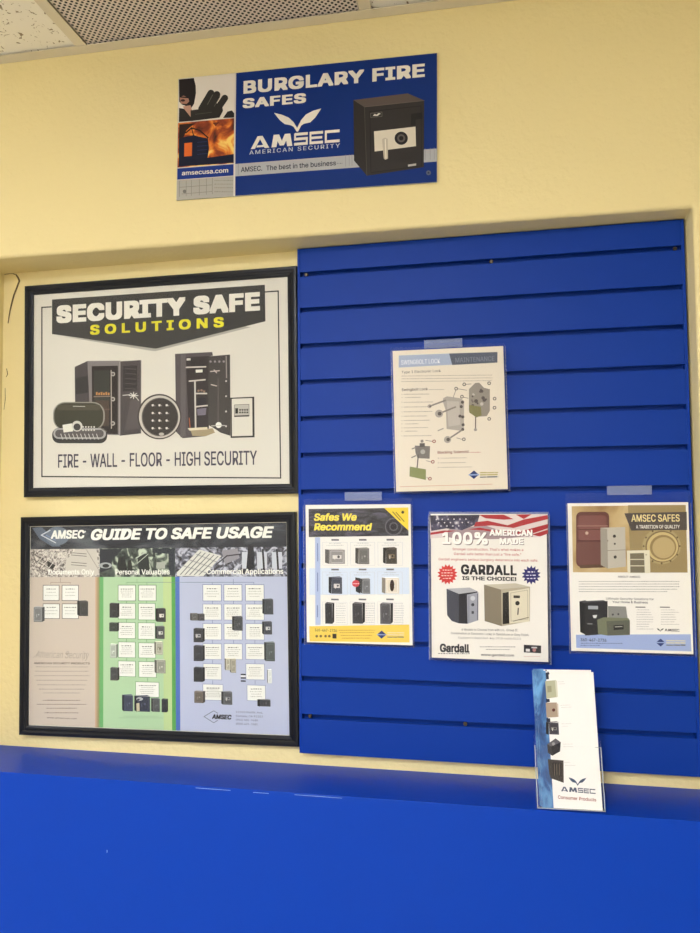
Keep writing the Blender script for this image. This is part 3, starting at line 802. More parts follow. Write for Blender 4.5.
def chart_box(x0, y0, x1, y1, edge, lines=3, w=3, hp=3.2):
    c.card(x0, y0, x1, y1, PAPER, edge, 3, w)
    h = y1 - y0
    for i in range(lines):
        hw = (x1 - x0) * random.uniform(.24, .38); y = y0 + h * (.28 + .6 * i / max(1, lines))
        if i == 0: c.words((x0 + x1) / 2 - hw, y, (x0 + x1) / 2 + hw, hp * 1.3, (70, 66, 70), 6)
        else: c.words((x0 + x1) / 2 - hw, y, (x0 + x1) / 2 + hw, hp, (170, 166, 160), 6)
for q in ((146, 377, 224, 452), (235, 377, 315, 452), (146, 464, 226, 537), (236, 464, 315, 537)): chart_box(*q, (110, 104, 102), 3, 3)
c.part('safe_picture'); c.safe(104, 477, 155, 551, (128, 128, 130), 'r', layer=7)
c.part('safe_picture'); c.safe(308, 449, 359, 523, (62, 60, 62), 'l', layer=7)
c.view(100, 580, 6.667)
c.part('chart_box')
c.line([(172, 32), (172, 21), (310, 21)], 2.5, (110, 150, 112), 2); c.line([(240, 0), (240, 21)], 2.5, (110, 150, 112), 2); c.line([(310, 21), (600, 21), (940, 21)], 2.5, (110, 130, 140), 3); c.line([(306, 21), (306, 38)], 2.5, (110, 150, 112), 2)
for q in ((112, 38, 232, 147), (250, 38, 370, 147), (113, 160, 231, 269), (248, 160, 364, 275), (112, 288, 230, 400), (246, 290, 363, 405), (113, 418, 230, 528), (249, 424, 366, 530), (112, 545, 231, 655), (250, 549, 370, 660), (228, 684, 388, 792)):
    chart_box(*q, (96, 146, 100) if q[1] > 100 else (70, 110, 78), 5, 3.5, 5)
for y0, y1 in ((147, 160), (269, 289), (401, 420), (530, 548)):
    for x in (170, 304): c.line([(x, y0), (x, y1)], 2.5, (90, 130, 96), 2)
c.line([(310, 660), (310, 684)], 2.5, (90, 130, 96), 2)
for q, cc, sd, pl in (((57, 157, 122, 258), (56, 54, 58), 'r', None), ((365, 192, 433, 286), (62, 60, 62), 'l', (226, 222, 214)), ((55, 288, 120, 350), (60, 66, 64), 'r', None), ((362, 311, 425, 400), (80, 80, 82), 'l', (206, 204, 198)), ((60, 430, 112, 527), (176, 182, 172), 'r', None), ((356, 414, 413, 505), (178, 176, 160), 'l', (150, 146, 130)), ((62, 587, 122, 678), (72, 72, 74), 'r', None), ((357, 535, 431, 630), (148, 148, 138), 'l', None), ((140, 768, 213, 883), (66, 72, 92), 'l', None), ((222, 774, 326, 886), (52, 56, 76), 'l', None), ((334, 792, 392, 886), (84, 86, 90), 'l', None), ((404, 796, 446, 889), (48, 50, 58), 'r', None)):
    c.part('safe_picture'); c.safe(*q, cc, sd, pl, layer=8, frac=.18)
c.part('safe_contents_picture'); c.poly([(236, 830), (256, 826), (258, 880), (238, 882)], (206, 196, 166), 13); c.disc(258, 800, 22, (190, 190, 196), 13, ry=12); c.disc(250, 804, 10, (60, 60, 76), 14, ry=6)
c.part('small_print'); c.words(150, 917, 380, 4, (140, 170, 140), 3); c.words(120, 928, 410, 4, (140, 170, 140), 3)
c.view(185, 580, 5.83)
c.part('chart_box')
BE = (92, 108, 160)
c.line([(0, 18), (278, 18), (398, 18), (398, 30)], 2.5, (110, 120, 160), 2); c.line([(155, 18), (155, 30)], 2.5, (110, 120, 160), 2); c.line([(278, 0), (278, 30)], 2.5, (110, 120, 160), 2)
for x in (155, 278, 402):
    for y0, y1 in ((128, 143), (240, 258), (356, 375)): c.line([(x, y0), (x, y1)], 2.5, (110, 120, 160), 2)
for x in (155, 402):
    for y0, y1 in ((474, 492), (592, 614)): c.line([(x, y0), (x, y1)], 2.5, (110, 120, 160), 2)
for i, (x0, x1) in enumerate(((98, 209), (221, 330), (347, 459))):
    for j, (y0, y1) in enumerate(((30, 129), (144, 241), (258, 357), (375, 472), (492, 590))):
        if i == 1 and j == 4: continue
        chart_box(x0, y0, x1, y1, BE if j == 0 else (130, 142, 184), 5 if j else 4, 3, 4.5)
chart_box(96, 611, 217, 710, (130, 142, 184), 6, 3, 5); chart_box(353, 616, 464, 713, (130, 142, 184), 4, 3, 4.5)
for q, cc, sd, pl in (((25, 197, 70, 242), (92, 90, 92), 'l', None), ((66, 200, 110, 243), (70, 68, 72), 'l', None), ((45, 284, 110, 369), (58, 58, 64), 'r', (170, 170, 176)), ((45, 384, 110, 479), (54, 54, 62), 'r', None), ((45, 511, 110, 600), (44, 44, 50), 'r', None), ((48, 650, 111, 723), (108, 98, 92), 'r', None), ((205, 652, 269, 733), (88, 88, 92), 'l', (140, 140, 146)), ((270, 214, 332, 301), (66, 68, 72), 'l', None), ((226, 460, 260, 532), (176, 170, 156), 'l', None), ((256, 462, 292, 547), (158, 152, 138), 'l', None), ((447, 112, 511, 206), (66, 70, 78), 'l', None), ((445, 244, 503, 323), (70, 72, 80), 'l', (190, 190, 196)), ((456, 363, 519, 479), (84, 90, 92), 'l', None), ((472, 524, 500, 608), (216, 218, 218), 'l', None), ((415, 699, 491, 743), (66, 66, 70), 'l', None)):
    c.part('safe_picture'); c.safe(*q, cc, sd, pl, layer=8, frac=.18)
c.part('drawer_picture')
for y in (552, 572, 590): c.rect(319, y, 348, y + 9, (40, 40, 48), 8)
c.rect(319, 561, 348, 572, (232, 232, 236), 8)
c.part('maker_logo')
c.line([(160, 768), (104, 802), (160, 838), (182, 824)], 3, (90, 88, 96), 3); c.line([(160, 768), (184, 782)], 3, (90, 88, 96), 3)
c.text('AMSEC', 150, 815, 264, 27, (34, 32, 38), 5, weight=.035, shear=.2)
c.part('maker_address')
for y, s in ((780, '11925 Pacific Ave.'), (803, 'Fontana, CA 92337'), (825, '(951) 685-9680'), (848, '(800) 423-1881')): c.text(s, 290, y, 446 - (y > 810) * 30, 11, (104, 100, 120), 3, weight=.01, yb1=y + 4)
c.view(25, 640, 8.75)
c.part('maker_note')
c.text('American Security', 80, 165, 552, 62, (168, 156, 146), 3, weight=-.012, shear=.3)
c.disc(360, 130, 20, (168, 156, 146), 3, ry=6); c.line([(60, 165), (95, 130), (150, 110)], 3, (168, 156, 146), 3); c.line([(490, 190), (540, 120)], 3, (168, 156, 146), 3)
c.text('AMERICAN SECURITY PRODUCTS', 65, 222, 556, 17, (84, 74, 72), 3, weight=.024, yb1=224)
for y, h in ((250, 225), (288, 232), (327, 240), (367, 225), (407, 215), (445, 200), (478, 160)): c.words(312 - h, y, 312 + h, 9, (158, 146, 138), 3, gap=4)
for y, h in ((543, 165), (578, 215), (612, 132), (652, 150)): c.words(310 - h, y, 310 + h, 10, (120, 108, 106), 3, gap=4)
c.text('www.amsecusa.com', 180, 696, 442, 14, (96, 88, 92), 3, weight=.015)
c.build(sheet)

# ------------------------------------------------------------------ clear holders and flyers
def hang_holder(label, loc, rot, w, h, top, hookw, hookx, depth=.0045, hooks=True, back_y=None):
    """clear wall holder; local origin at the bottom middle of the sheet it carries; back faces +y"""
    t = thing('flyer_holder', label, 'flyer holder', loc, rot, 'clear flyer holders on the slatwall')
    a = w / 2 + .0035; y1 = .0012; y0 = -depth
    bm = bmesh.new()
    add_box(bm, -a, y1, -.004, a, y1 + .0015, h + top)                    # back plate
    add_box(bm, -a, y0 - .0012, -.004, a, y0, h + min(top, .002) - .002)  # front plate
    add_box(bm, -a, y0, -.004, a, y1, -.0028)                             # folded bottom
    link_mesh('clear_pocket', bm, M_ACR, t)
    bm = bmesh.new()
    for x in (-a - .0002, a - .0010):
        bm = bmesh.new(); add_box(bm, x, y0 - .0018, -.004, x + .0012, y0 - .0013, h - .001)
        link_mesh('pocket_rim', bm, M_ACRE, t)
    if hooks:
        bm = bmesh.new(); zt = h + top
        add_box(bm, hookx - hookw / 2, y1 - .0010, zt - .004, hookx + hookw / 2, y1 - .0001, zt + .012)
        add_box(bm, hookx - hookw / 2, y1 - .0010, zt + .012, hookx + hookw / 2, y1 + (back_y if back_y else .007), zt + .0132)
        link_mesh('hook_tab', bm, M_ACRE, t)
    return t

def flyer(label, loc, rot, corners, w=.2159, h=.2794, paper=(236, 230, 220), thick=.0006):
    t = thing('flyer', label, 'flyer', loc, rot, 'printed flyers on the slatwall')
    box('paper', (-w / 2, 0, 0), (w / 2, thick, h), ink(paper), t)
    return t, Print(corners, w, h, -.00008)

# --- swingbolt lock sheet (upper middle)
Q = [(392.4, 349), (501.6, 345), (508, 490.6), (396, 491)]
LOC, ROT = (.3120, -.0280, -.4576), (.2, -.78, 4.5)
hang_holder('clear flyer holder around the lock diagram sheet, highest on the slatwall', LOC, ROT, .2159, .2794, .006, .075, -.008, back_y=.028)
t, c = flyer('cream sheet with exploded lock diagrams, highest on the slatwall', LOC, ROT, Q, paper=(232, 222, 204))
c.view(380, 330, 5)
c.part('title_band'); c.poly([(92, 118), (345, 110), (358, 166), (92, 178)], (168, 180, 204), 1); c.poly([(340, 110), (580, 105), (580, 158), (356, 168)], (92, 98, 112), 2)  # the holder's glare is painted into the band's pale left half
c.part('title_lettering'); c.text('SWINGBOLT LOCK', 104, 164, 296, 22, (236, 238, 242), 3, weight=.01); c.part('title_lettering'); c.text('MAINTENANCE', 372, 156, 566, 24, (132, 138, 154), 3, weight=.01)
c.part('body_text')
c.text('Type 1 Electronic Lock', 106, 208, 300, 13, (120, 112, 104), 2, weight=.015)
for y in (222, 236, 250): c.words(106, y, 556, 3.6, (168, 158, 146), 2, gap=3)
c.text('Swingbolt Lock', 107, 296, 236, 13, (96, 86, 78), 2, weight=.02); c.words(242, 292, 316, 4, (160, 150, 140), 2)
for y, x1 in ((314, 245), (330, 200), (354, 262), (378, 238), (402, 262), (424, 236), (446, 246), (463, 190), (483, 240), (500, 184), (524, 258)): c.words(118 if y not in (330, 463, 500) else 124, y, x1, 4.2, (164, 154, 142), 2, gap=3); c.rect(107, y - 4, 110, y, (150, 140, 130), 2)
c.part('lock_case_picture')
c.poly([(312, 335), (330, 325), (400, 336), (416, 350), (416, 490), (398, 500), (330, 490), (326, 400), (310, 350)], (176, 168, 158), 2)
c.poly([(330, 350), (392, 352), (398, 470), (340, 478)], (192, 184, 174), 3)
for x, y in ((408, 356), (402, 378), (396, 426), (410, 430), (412, 470), (410, 494)): c.disc(x, y, 8, (92, 84, 80), 4, n=10)
for a, b, r in (((245, 374), (322, 346), 10), ((292, 412), (372, 380), 20), ((335, 544), (405, 498), 18)):
    c.part('bolt_picture')
    c.line([a, b], 8, (140, 132, 124), 5); c.disc(a[0], a[1], r, (172, 164, 154), 5, n=16); c.disc(a[0] + 3, a[1], r * .5, (96, 88, 84), 6, n=12)
c.line([(288, 498), (312, 488)], 6, (168, 160, 150), 5)
c.part('lock_parts_picture')
c.poly([(440, 290), (470, 260), (490, 258), (514, 284), (544, 292), (545, 400), (530, 428), (490, 430), (440, 400)], (150, 142, 132), 3)
for k in range(20): c.disc(random.uniform(452, 536), random.uniform(290, 400), random.uniform(4, 10), random.choice([(94, 86, 82), (196, 188, 178), (120, 112, 106)]), 4 + k % 3, n=9)
c.poly([(442, 370), (500, 380), (504, 424), (478, 434), (442, 408)], (132, 128, 84), 7)
c.line([(474, 434), (474, 492)], 6, (110, 104, 96), 4); c.disc(474, 496, 8, (160, 152, 144), 5, n=10)
c.part('solenoid_picture')
c.poly([(172, 572), (248, 576), (246, 640), (186, 636), (176, 610)], (124, 118, 112), 3); c.poly([(196, 560), (222, 560), (222, 580), (196, 580)], (96, 90, 86), 4); c.disc(208, 550, 8, (140, 134, 126), 4, n=10)
c.disc(212, 604, 12, (172, 166, 158), 4); c.line([(190, 620), (184, 684)], 6, (104, 98, 92), 4); c.line([(160, 588), (176, 582)], 6, (140, 134, 126), 4); c.line([(158, 632), (176, 624)], 6, (140, 134, 126), 4)
c.poly([(148, 678), (228, 694), (228, 748), (146, 728)], (136, 142, 92), 5)
for x, y, rd in ((416, 266, 0), (376, 287, 0), (540, 262, 0), (405, 328, 0), (568, 340, 0), (568, 386, 0), (542, 442, 0), (416, 544, 0), (268, 552, 1), (262, 656, 1), (248, 742, 1)):
    c.part('callout')
    cc = (150, 60, 56) if rd else (92, 86, 82); c.disc(x, y, 9, cc, 6, n=14); c.disc(x, y, 5, (226, 216, 200), 7, n=10)
for a, b in (((426, 266), (450, 264)), ((386, 288), (428, 296)), ((374, 296), (362, 330)), ((412, 330), (436, 336)), ((406, 544), (380, 536)), ((258, 552), (226, 546)), ((252, 656), (230, 650)), ((242, 740), (232, 736))): c.part('callout_line'); c.line([a, b], 2.4, (110, 100, 96), 6)
c.part('solenoid_text'); c.text('Blocking Solenoid', 286, 615, 440, 13, (130, 52, 44), 3, weight=.02); c.words(446, 613, 500, 4.5, (190, 110, 96), 3)
for y, x1 in ((640, 430), (664, 430), (687, 458)): c.words(302, y, x1, 4.2, (164, 154, 142), 2); c.rect(288, y - 4, 292, y, (130, 120, 112), 2)
c.part('shop_logo'); shop_logo(c, 468, 726, 22, 590, 9, (190, 178, 120))
c.part('footer_line'); c.line([(100, 780), (560, 776)], 3, (214, 170, 150), 2)
c.build(t)

# --- Safes We Recommend
Q = [(305.1, 505.1), (410.2, 504.6), (413.1, 645.1), (306.9, 641.7)]
LOC, ROT = (.1218, -.0058, -.7631), (1.2, 0, 0)
hang_holder('clear flyer holder around the yellow headed flyer, leftmost on the slatwall', LOC, ROT, .2159, .2794, .012, .076, .012)
t, c = flyer('flyer reading Safes We Recommend in yellow over nine safe pictures', LOC, ROT, Q, paper=(240, 238, 232))
c.view(300, 490, 5.833)
dk = photo_ink('printed_dark_vault', [(.35, (34, 32, 38)), (.55, (60, 58, 66)), (.7, (88, 84, 104))], 30, 3, 1., (1, 1, 4))
c.part('heading_band'); c.poly([(48, 112), (630, 106), (632, 268), (50, 274)], dk, 1)
for r, cc in ((52, (92, 90, 98)), (44, (46, 44, 52)), (26, (84, 82, 90)), (18, (40, 38, 46))): c.disc(545, 215, r, cc, 2 + (52 - r) // 12)
c.part('heading'); c.text('Safes We', 80, 180, 330, 42, (246, 226, 90), 7, weight=.03, shear=.18); c.text('Recommend', 80, 236, 420, 42, (246, 226, 90), 7, weight=.03, shear=.18)
c.part('corner_flash', 'yellow corner triangle with small dark lettering'); c.poly([(488, 106), (630, 104), (632, 238)], (242, 212, 62), 7)
for k, (dx, L) in enumerate(((0, 60), (12, 64))): c.line([(540 + dx * 1.6, 122 + k * 3 + 8), (540 + dx * 1.6 + L * .72, 130 + k * 3 + L * .8)], 5, (110, 96, 40), 8)
c.disc(598, 132, 9, (60, 50, 30), 8, n=8)
c.part('row_band'); c.poly([(86, 276), (116, 276), (120, 784), (90, 786)], (176, 192, 226), 2); c.poly([(52, 455), (636, 452), (640, 606), (54, 610)], (214, 226, 242), 1)
for y0, y1 in ((310, 415), (480, 590), (670, 740)): c.part('row_label'); c.rect(99, y0, 105, y1, (110, 124, 170), 3)
c.part('product_grid')
for xa, xb in ((130, 278), (292, 438), (452, 600)):
    for ya_, yb_ in ((290, 440), (462, 612), (636, 784)):
        c.frame(xa, ya_ + 14, xb, yb_, 1.6, (200, 204, 210), 2); xm = (xa + xb) / 2
        c.rect(xm - 22, ya_ - 4, xm + 22, ya_ + 6, (110, 110, 116), 3)
        if ya_ < 600:
            c.words(xm - 34, ya_ + 22, xm + 34, 4, (170, 170, 174), 3); c.words(xm - 50, ya_ + 34, xm + 50, 4, (180, 180, 184), 3)
for xa in (212, 384, 552):
    for k in range(9): c.words(xa, 664 + k * 13.5, xa + 54, 4.5, (178, 178, 182), 3)
for q, cc, sd, pl in (((145, 342, 262, 430), (150, 146, 144), 'l', (226, 222, 216)), ((322, 334, 404, 432), (110, 108, 104), 'l', None), ((484, 333, 566, 431), (62, 56, 50), 'l', (120, 104, 80)), ((167, 502, 246, 604), (72, 76, 88), 'l', (210, 208, 206)), ((352, 512, 410, 604), (110, 112, 116), 'l', None), ((478, 506, 580, 604), (226, 216, 198), 'l', None), ((146, 652, 200, 778), (54, 54, 56), 'r', None), ((306, 652, 380, 778), (58, 58, 62), 'r', None), ((468, 654, 544, 780), (84, 82, 86), 'r', None)):
    c.part('safe_picture'); c.safe(*q, cc, sd, pl, layer=4, frac=.2)
c.part('safe_door_picture'); c.poly([(322, 508), (352, 514), (352, 604), (326, 590)], (50, 50, 54), 5)
c.part('sale_badge'); c.disc(326, 544, 22, (206, 70, 80), 9, ry=20); c.words(308, 547, 344, 5, (250, 240, 236), 10)
c.part('lock_picture'); c.disc(538, 556, 13, (66, 50, 40), 10, ry=34)
c.part('footer_band', 'yellow footer band'); c.poly([(54, 792), (640, 784), (642, 888), (56, 880)], (240, 208, 92), 1)
c.text('360-467-2736', 86, 822, 216, 16, (84, 74, 50), 3, weight=.015)
for k, x in enumerate((98, 122, 150, 172)): c.disc(x, 850, 8, (120, 100, 60), 3, n=8)
c.rect(190, 836, 214, 864, (60, 50, 44), 3)
for k, y in enumerate((818, 832, 848, 864)): c.words(228 + k * 6, y, 440 - k * 8, 5, (176, 120, 50), 3)
c.part('shop_logo'); shop_logo(c, 478, 842, 24, 610, 10, (226, 218, 190))
c.build(t)

# --- Gardall
Q = [(429.5, 513), (547.4, 515), (549.6, 662), (431, 658)]
LOC, ROT = (.3785, -.0215, -.7831), (1.0, .44, .38)
h_ = hang_holder('deep clear flyer holder around the flag topped flyer, middle of the lower row', LOC, ROT, .2225, .2794, .004, .08, 0, depth=.003, hooks=False)
bm = bmesh.new()
add_box(bm, -.1145, -.003, -.004, -.1130, .018, .275); add_box(bm, .1130, -.003, -.004, .1145, .018, .275); add_box(bm, -.1145, .0168, -.004, .1145, .0182, .283)
link_mesh('clear_side_walls', bm, M_ACRE, h_)
t, c = flyer('flyer with a flag across its top reading 100% AMERICAN MADE', LOC, ROT, Q, w=.2195, paper=(238, 234, 226))
c.H = homography(Q, [(-.11125, .2794), (.11125, .2794), (.11125, 0), (-.11125, 0)])
c.view(420, 500, 5)
flagb = photo_ink('printed_flag_blue', [(.4, (44, 40, 60)), (.58, (76, 72, 96)), (.7, (196, 190, 196))], 60, 2, .5)
c.part('flag_picture')
c.poly([(46, 73), (638, 75), (640, 168), (580, 190), (420, 190), (300, 190), (150, 184), (50, 190)], (222, 208, 204), 1); c.poly([(110, 176), (150, 140), (330, 128), (420, 160), (520, 168), (560, 180), (420, 196), (200, 198)], (164, 142, 146), 2)
c.poly([(46, 73), (300, 74), (286, 120), (210, 150), (130, 140), (54, 152)], flagb, 2)
for p in ([(296, 74), (420, 75), (470, 98), (420, 100), (330, 92)], [(280, 110), (340, 104), (440, 128), (520, 100), (638, 80), (640, 100), (540, 124), (470, 142), (360, 128), (270, 132)], [(240, 146), (300, 138), (400, 158), (500, 160), (640, 124), (640, 146), (560, 172), (420, 172), (320, 152)], [(480, 75), (560, 75), (520, 98)], [(50, 160), (120, 150), (180, 152), (120, 162), (50, 172)], [(560, 176), (640, 152), (640, 172), (600, 186)]): c.poly(p, (172, 48, 54), 3)
random.seed(3)
for k in range(16): c.star(80 + (k % 6) * 30 + (k // 6) * 12, 94 + (k // 6) * 17, 5, 2.4, 5, (214, 208, 214), 4)
c.part('heading')
c.text('100%', 114, 222, 345, 60, (120, 106, 106), 4, weight=.03, space=1.05); c.text('100%', 110, 218, 341, 60, (250, 246, 240), 5, weight=.03, space=1.05)
c.text('AMERICAN', 352, 182, 566, 31, (120, 106, 106), 4, weight=.035); c.text('AMERICAN', 349, 179, 563, 31, (250, 246, 240), 5, weight=.035)
c.text('MADE', 403, 225, 522, 31, (120, 106, 106), 4, weight=.035); c.text('MADE', 400, 222, 519, 31, (250, 246, 240), 5, weight=.035)
c.part('red_text', 'small red lettering')
RD = (186, 82, 74)
c.text("Stronger construction. That's what makes a", 163, 250, 518, 12, RD, 3, weight=.01)
c.text('Gardall safe better than just a "fire safe."', 170, 274, 508, 12, RD, 3, weight=.01)
c.text('Gardall engineers serious burglary deterrence into each safe.', 92, 300, 592, 12, RD, 3, weight=.01)
c.part('maker_heading'); c.text('GARDALL', 206, 372, 486, 50, (36, 34, 38), 4, weight=.034, space=1.06); c.text('IS THE CHOICE!', 212, 400, 484, 19, (44, 42, 46), 4, weight=.03)
c.part('starburst', 'red starburst'); c.star(137, 371, 52, 39, 16, (206, 56, 54), 3)
for y, hw in ((352, 24), (366, 30), (380, 30), (394, 22)): c.words(137 - hw, y, 137 + hw, 6, (244, 210, 200), 5)
c.part('starburst', 'blue starburst'); c.star(558, 377, 48, 34, 14, (44, 42, 108), 3)
for y, hw in ((362, 18), (378, 26), (394, 22)): c.words(558 - hw, y + 3, 558 + hw, 7, (226, 224, 240), 5)
c.part('safe_picture')
c.poly([(133, 444), (158, 448), (196, 470), (196, 618), (160, 606), (136, 576)], (70, 72, 84), 3); c.poly([(133, 444), (250, 438), (292, 458), (196, 470)], (176, 176, 182), 4)
c.poly([(196, 470), (290, 458), (290, 600), (236, 620), (196, 618)], (42, 42, 50), 4)
c.poly([(236, 474), (294, 462), (294, 602), (240, 620)], (156, 158, 170), 6); c.disc(266, 492, 12, (200, 202, 210), 7); c.disc(266, 524, 8, (60, 60, 70), 7); c.rect(260, 556, 272, 570, (70, 70, 80), 7); c.line([(246, 480), (246, 612)], 2.4, (110, 112, 124), 7); c.line([(290, 470), (290, 600)], 4, (96, 98, 110), 7)
c.part('safe_picture')
c.poly([(322, 424), (410, 440), (412, 632), (326, 606)], (132, 122, 104), 3); c.poly([(322, 424), (480, 418), (556, 436), (410, 450)], (196, 188, 168), 4)
c.poly([(408, 446), (552, 436), (552, 606), (412, 632)], (180, 170, 148), 5); c.poly([(416, 466), (450, 460), (450, 618), (416, 622)], (40, 36, 34), 6)
c.poly([(446, 458), (548, 442), (550, 608), (450, 618)], (222, 214, 190), 7); c.line([(456, 466), (540, 452), (542, 596), (458, 606), (456, 466)], 2.4, (170, 162, 140), 8)
c.rect(470, 478, 502, 492, (60, 56, 50), 8); c.disc(490, 517, 11, (40, 38, 36), 8); c.line([(494, 543), (492, 572)], 6, (84, 78, 66), 8); c.line([(470, 606), (544, 588)], 4, (120, 112, 96), 8)
c.part('body_text')
c.text('6 Models to Choose from with U.L. Group II', 210, 654, 490, 11, (86, 82, 84), 3, weight=.01, yb1=657)
c.text('Combination or Electronic Locks in Sandstone or Grey Finish', 156, 672, 546, 11, (86, 82, 84), 3, weight=.01, yb1=681)
c.text('Equipped in Rapid Red-Key 2918 model 812/2', 194, 694, 508, 10, (140, 136, 136), 3, weight=.005, yb1=699)
c.part('maker_logo'); c.text('Gardall', 100, 762, 250, 42, (48, 48, 54), 3, weight=.035, yb1=765); c.words(92, 772, 256, 5, (90, 88, 92), 3)
c.part('address_lines'); c.words(302, 737, 484, 5, (120, 116, 116), 3); c.words(334, 750, 450, 5, (120, 116, 116), 3); c.text('www.gardall.com', 308, 780, 474, 12, (70, 66, 70), 3, weight=.02, yb1=783)
c.part('approval_mark'); c.poly([(522, 724), (608, 728), (608, 766), (522, 762)], (44, 42, 46), 3); c.rect(532, 744, 552, 758, (220, 216, 212), 4); c.rect(560, 734, 588, 742, (200, 196, 194), 4); c.disc(574, 750, 9, (176, 120, 116), 4); c.words(524, 784, 606, 4, (206, 160, 154), 3)
c.build(t)

# --- AMSEC SAFES a tradition of quality
Q = [(567.4, 503), (688, 502.4), (693.6, 654), (571, 651)]
LOC, ROT = (.6397, -.0085, -.7637), (-.1, -.12, -.08)
hang_holder('clear flyer holder around the vault photo flyer, rightmost on the slatwall', LOC, ROT, .2159, .2794, .019, .080, .005)
t, c = flyer('flyer with a brown vault photo headed AMSEC SAFES, rightmost on the slatwall', LOC, ROT, Q, paper=(242, 239, 232))
c.view(560, 480, 5)
tan = photo_ink('printed_tan_vault', [(.3, (150, 118, 74)), (.5, (188, 160, 110)), (.7, (206, 184, 136))], 14, 3, .6)
c.part('vault_photo')
c.poly([(58, 130), (628, 126), (638, 462), (64, 460)], tan, 1)
c.poly([(340, 126), (628, 126), (638, 462), (452, 462), (350, 350)], (158, 138, 96), 2)
c.part('antique_safe_picture', 'old red-brown safe')
c.poly(rrp(80, 158, 246, 434, 26), (104, 62, 56), 3); c.poly(rrp(92, 176, 232, 300, 16), (126, 80, 74), 4); c.poly(rrp(86, 310, 236, 420, 16), (110, 70, 64), 4)
c.line([(90, 228), (236, 228)], 6, (150, 110, 100), 5); c.line([(92, 246), (234, 246)], 4, (92, 50, 46), 5); c.disc(134, 264, 8, (200, 170, 150), 5); c.line([(88, 303), (238, 303)], 6, (84, 44, 42), 5)
c.poly([(96, 425), (240, 420), (236, 436), (100, 440)], (90, 66, 48), 4)
c.part('cabinet_picture')
c.poly([(202, 238), (326, 234), (330, 432), (240, 442), (204, 424)], (190, 184, 170), 5); c.poly([(202, 238), (236, 244), (240, 442), (204, 424)], (156, 150, 138), 6)
c.line([(236, 352), (328, 348)], 3, (140, 134, 124), 7)
for x, y, r in ((272, 280, 8), (274, 318, 5), (276, 384, 8)): c.disc(x, y, r, (60, 56, 54), 7)
c.part('vault_door_picture')
for r, cc in ((96, (176, 158, 112)), (84, (130, 110, 76)), (78, (206, 186, 130)), (66, (150, 128, 84)), (56, (190, 168, 120))): c.disc(508 + (96 - r) * .25, 330 + (96 - r) * .2, r, cc, 3 + (96 - r) // 10, n=36, ry=r * .94)
for a in range(0, 360, 30): c.disc(508 + 90 * math.cos(RAD(a)), 330 + 86 * math.sin(RAD(a)), 5, (110, 92, 60), 9, n=8)
c.part('shelf_cabinet_picture')
c.poly([(334, 352), (448, 350), (452, 464), (338, 464)], (226, 220, 196), 9); c.poly([(350, 366), (420, 364), (424, 462), (352, 462)], (120, 112, 92), 10)
for y in (396, 428): c.line([(350, y), (422, y)], 5, (214, 206, 178), 11)
c.part('heading_band'); c.poly([(322, 166), (632, 160), (634, 250), (356, 252)], (84, 76, 72), 8)
c.part('heading'); c.text('AMSEC SAFES', 357, 208, 598, 35, (240, 222, 160), 10, weight=.02); c.text('A TRADITION OF QUALITY', 380, 242, 598, 17, (236, 232, 224), 10, weight=.02)
c.part('body_text')
c.text('ABOUT AMSEC', 290, 487, 402, 9, (84, 80, 80), 3, weight=.02)
for y, x1 in ((508, 600), (521, 596), (534, 600), (547, 586), (559, 536)): c.words(94, y, x1, 4.6, (160, 156, 154), 2, gap=3)
c.text('Ultimate Security Solutions for', 230, 597, 470, 11, (90, 88, 92), 3, weight=.012); c.text('Your Home & Business', 262, 614, 440, 11, (76, 74, 80), 3, weight=.018)
for x, x1 in ((378, 470), (500, 598)):
    c.rect(x, 632, x + 50, 638, (110, 106, 108), 3)
    for k in range(9): c.words(x + 6, 650 + k * 12, x1 - random.uniform(0, 26), 4, (182, 178, 176), 2, gap=3) if not (x == 500 and k > 6) else None
c.part('safe_picture')
c.poly([(96, 606), (128, 600), (132, 776), (100, 760)], (28, 28, 32), 3); c.poly([(96, 606), (216, 600), (232, 606), (128, 618)], (74, 74, 78), 4); c.poly([(122, 614), (238, 604), (238, 770), (124, 778)], (42, 42, 46), 4)
c.rect(140, 628, 190, 646, (170, 174, 180), 5); c.poly([(162, 676), (186, 674), (180, 690), (168, 690)], (220, 222, 224), 5); c.rect(136, 716, 162, 722, (130, 130, 134), 5)
c.part('safe_picture'); c.poly([(240, 630), (330, 632), (338, 690), (240, 694)], (142, 142, 138), 4); c.disc(264, 672, 5, (70, 70, 70), 5); c.disc(292, 670, 5, (70, 70, 70), 5)
c.part('safe_picture'); c.poly([(186, 698), (218, 686), (342, 690), (350, 702), (350, 774), (238, 778), (190, 770)], (120, 124, 100), 5); c.poly([(232, 706), (348, 700), (350, 772), (238, 778)], (96, 98, 86), 6); c.poly([(268, 726), (318, 724), (318, 746), (268, 750)], (34, 34, 34), 7); c.line([(276, 734), (310, 732)], 4, (180, 180, 170), 8)
c.part('footer_band', 'pale blue footer band'); c.poly([(78, 774), (654, 770), (658, 856), (80, 840)], (160, 178, 222), 1)
c.text('360-467-2736', 102, 806, 232, 15, (52, 58, 86), 3, weight=.02); c.words(104, 819, 312, 5, (100, 112, 150), 3); c.words(102, 830, 200, 5, (100, 112, 150), 3)
c.part('maker_logo'); bird(c, 484, 740, 520, 740, 502, 757, (40, 40, 44), 3); logo_word(c, 'AMSEC', 524, 755, 598, 12, (60, 60, 64), 3)
c.part('shop_logo'); shop_logo(c, 504, 812, 20, 628, 9, (222, 214, 170))
c.build(t)

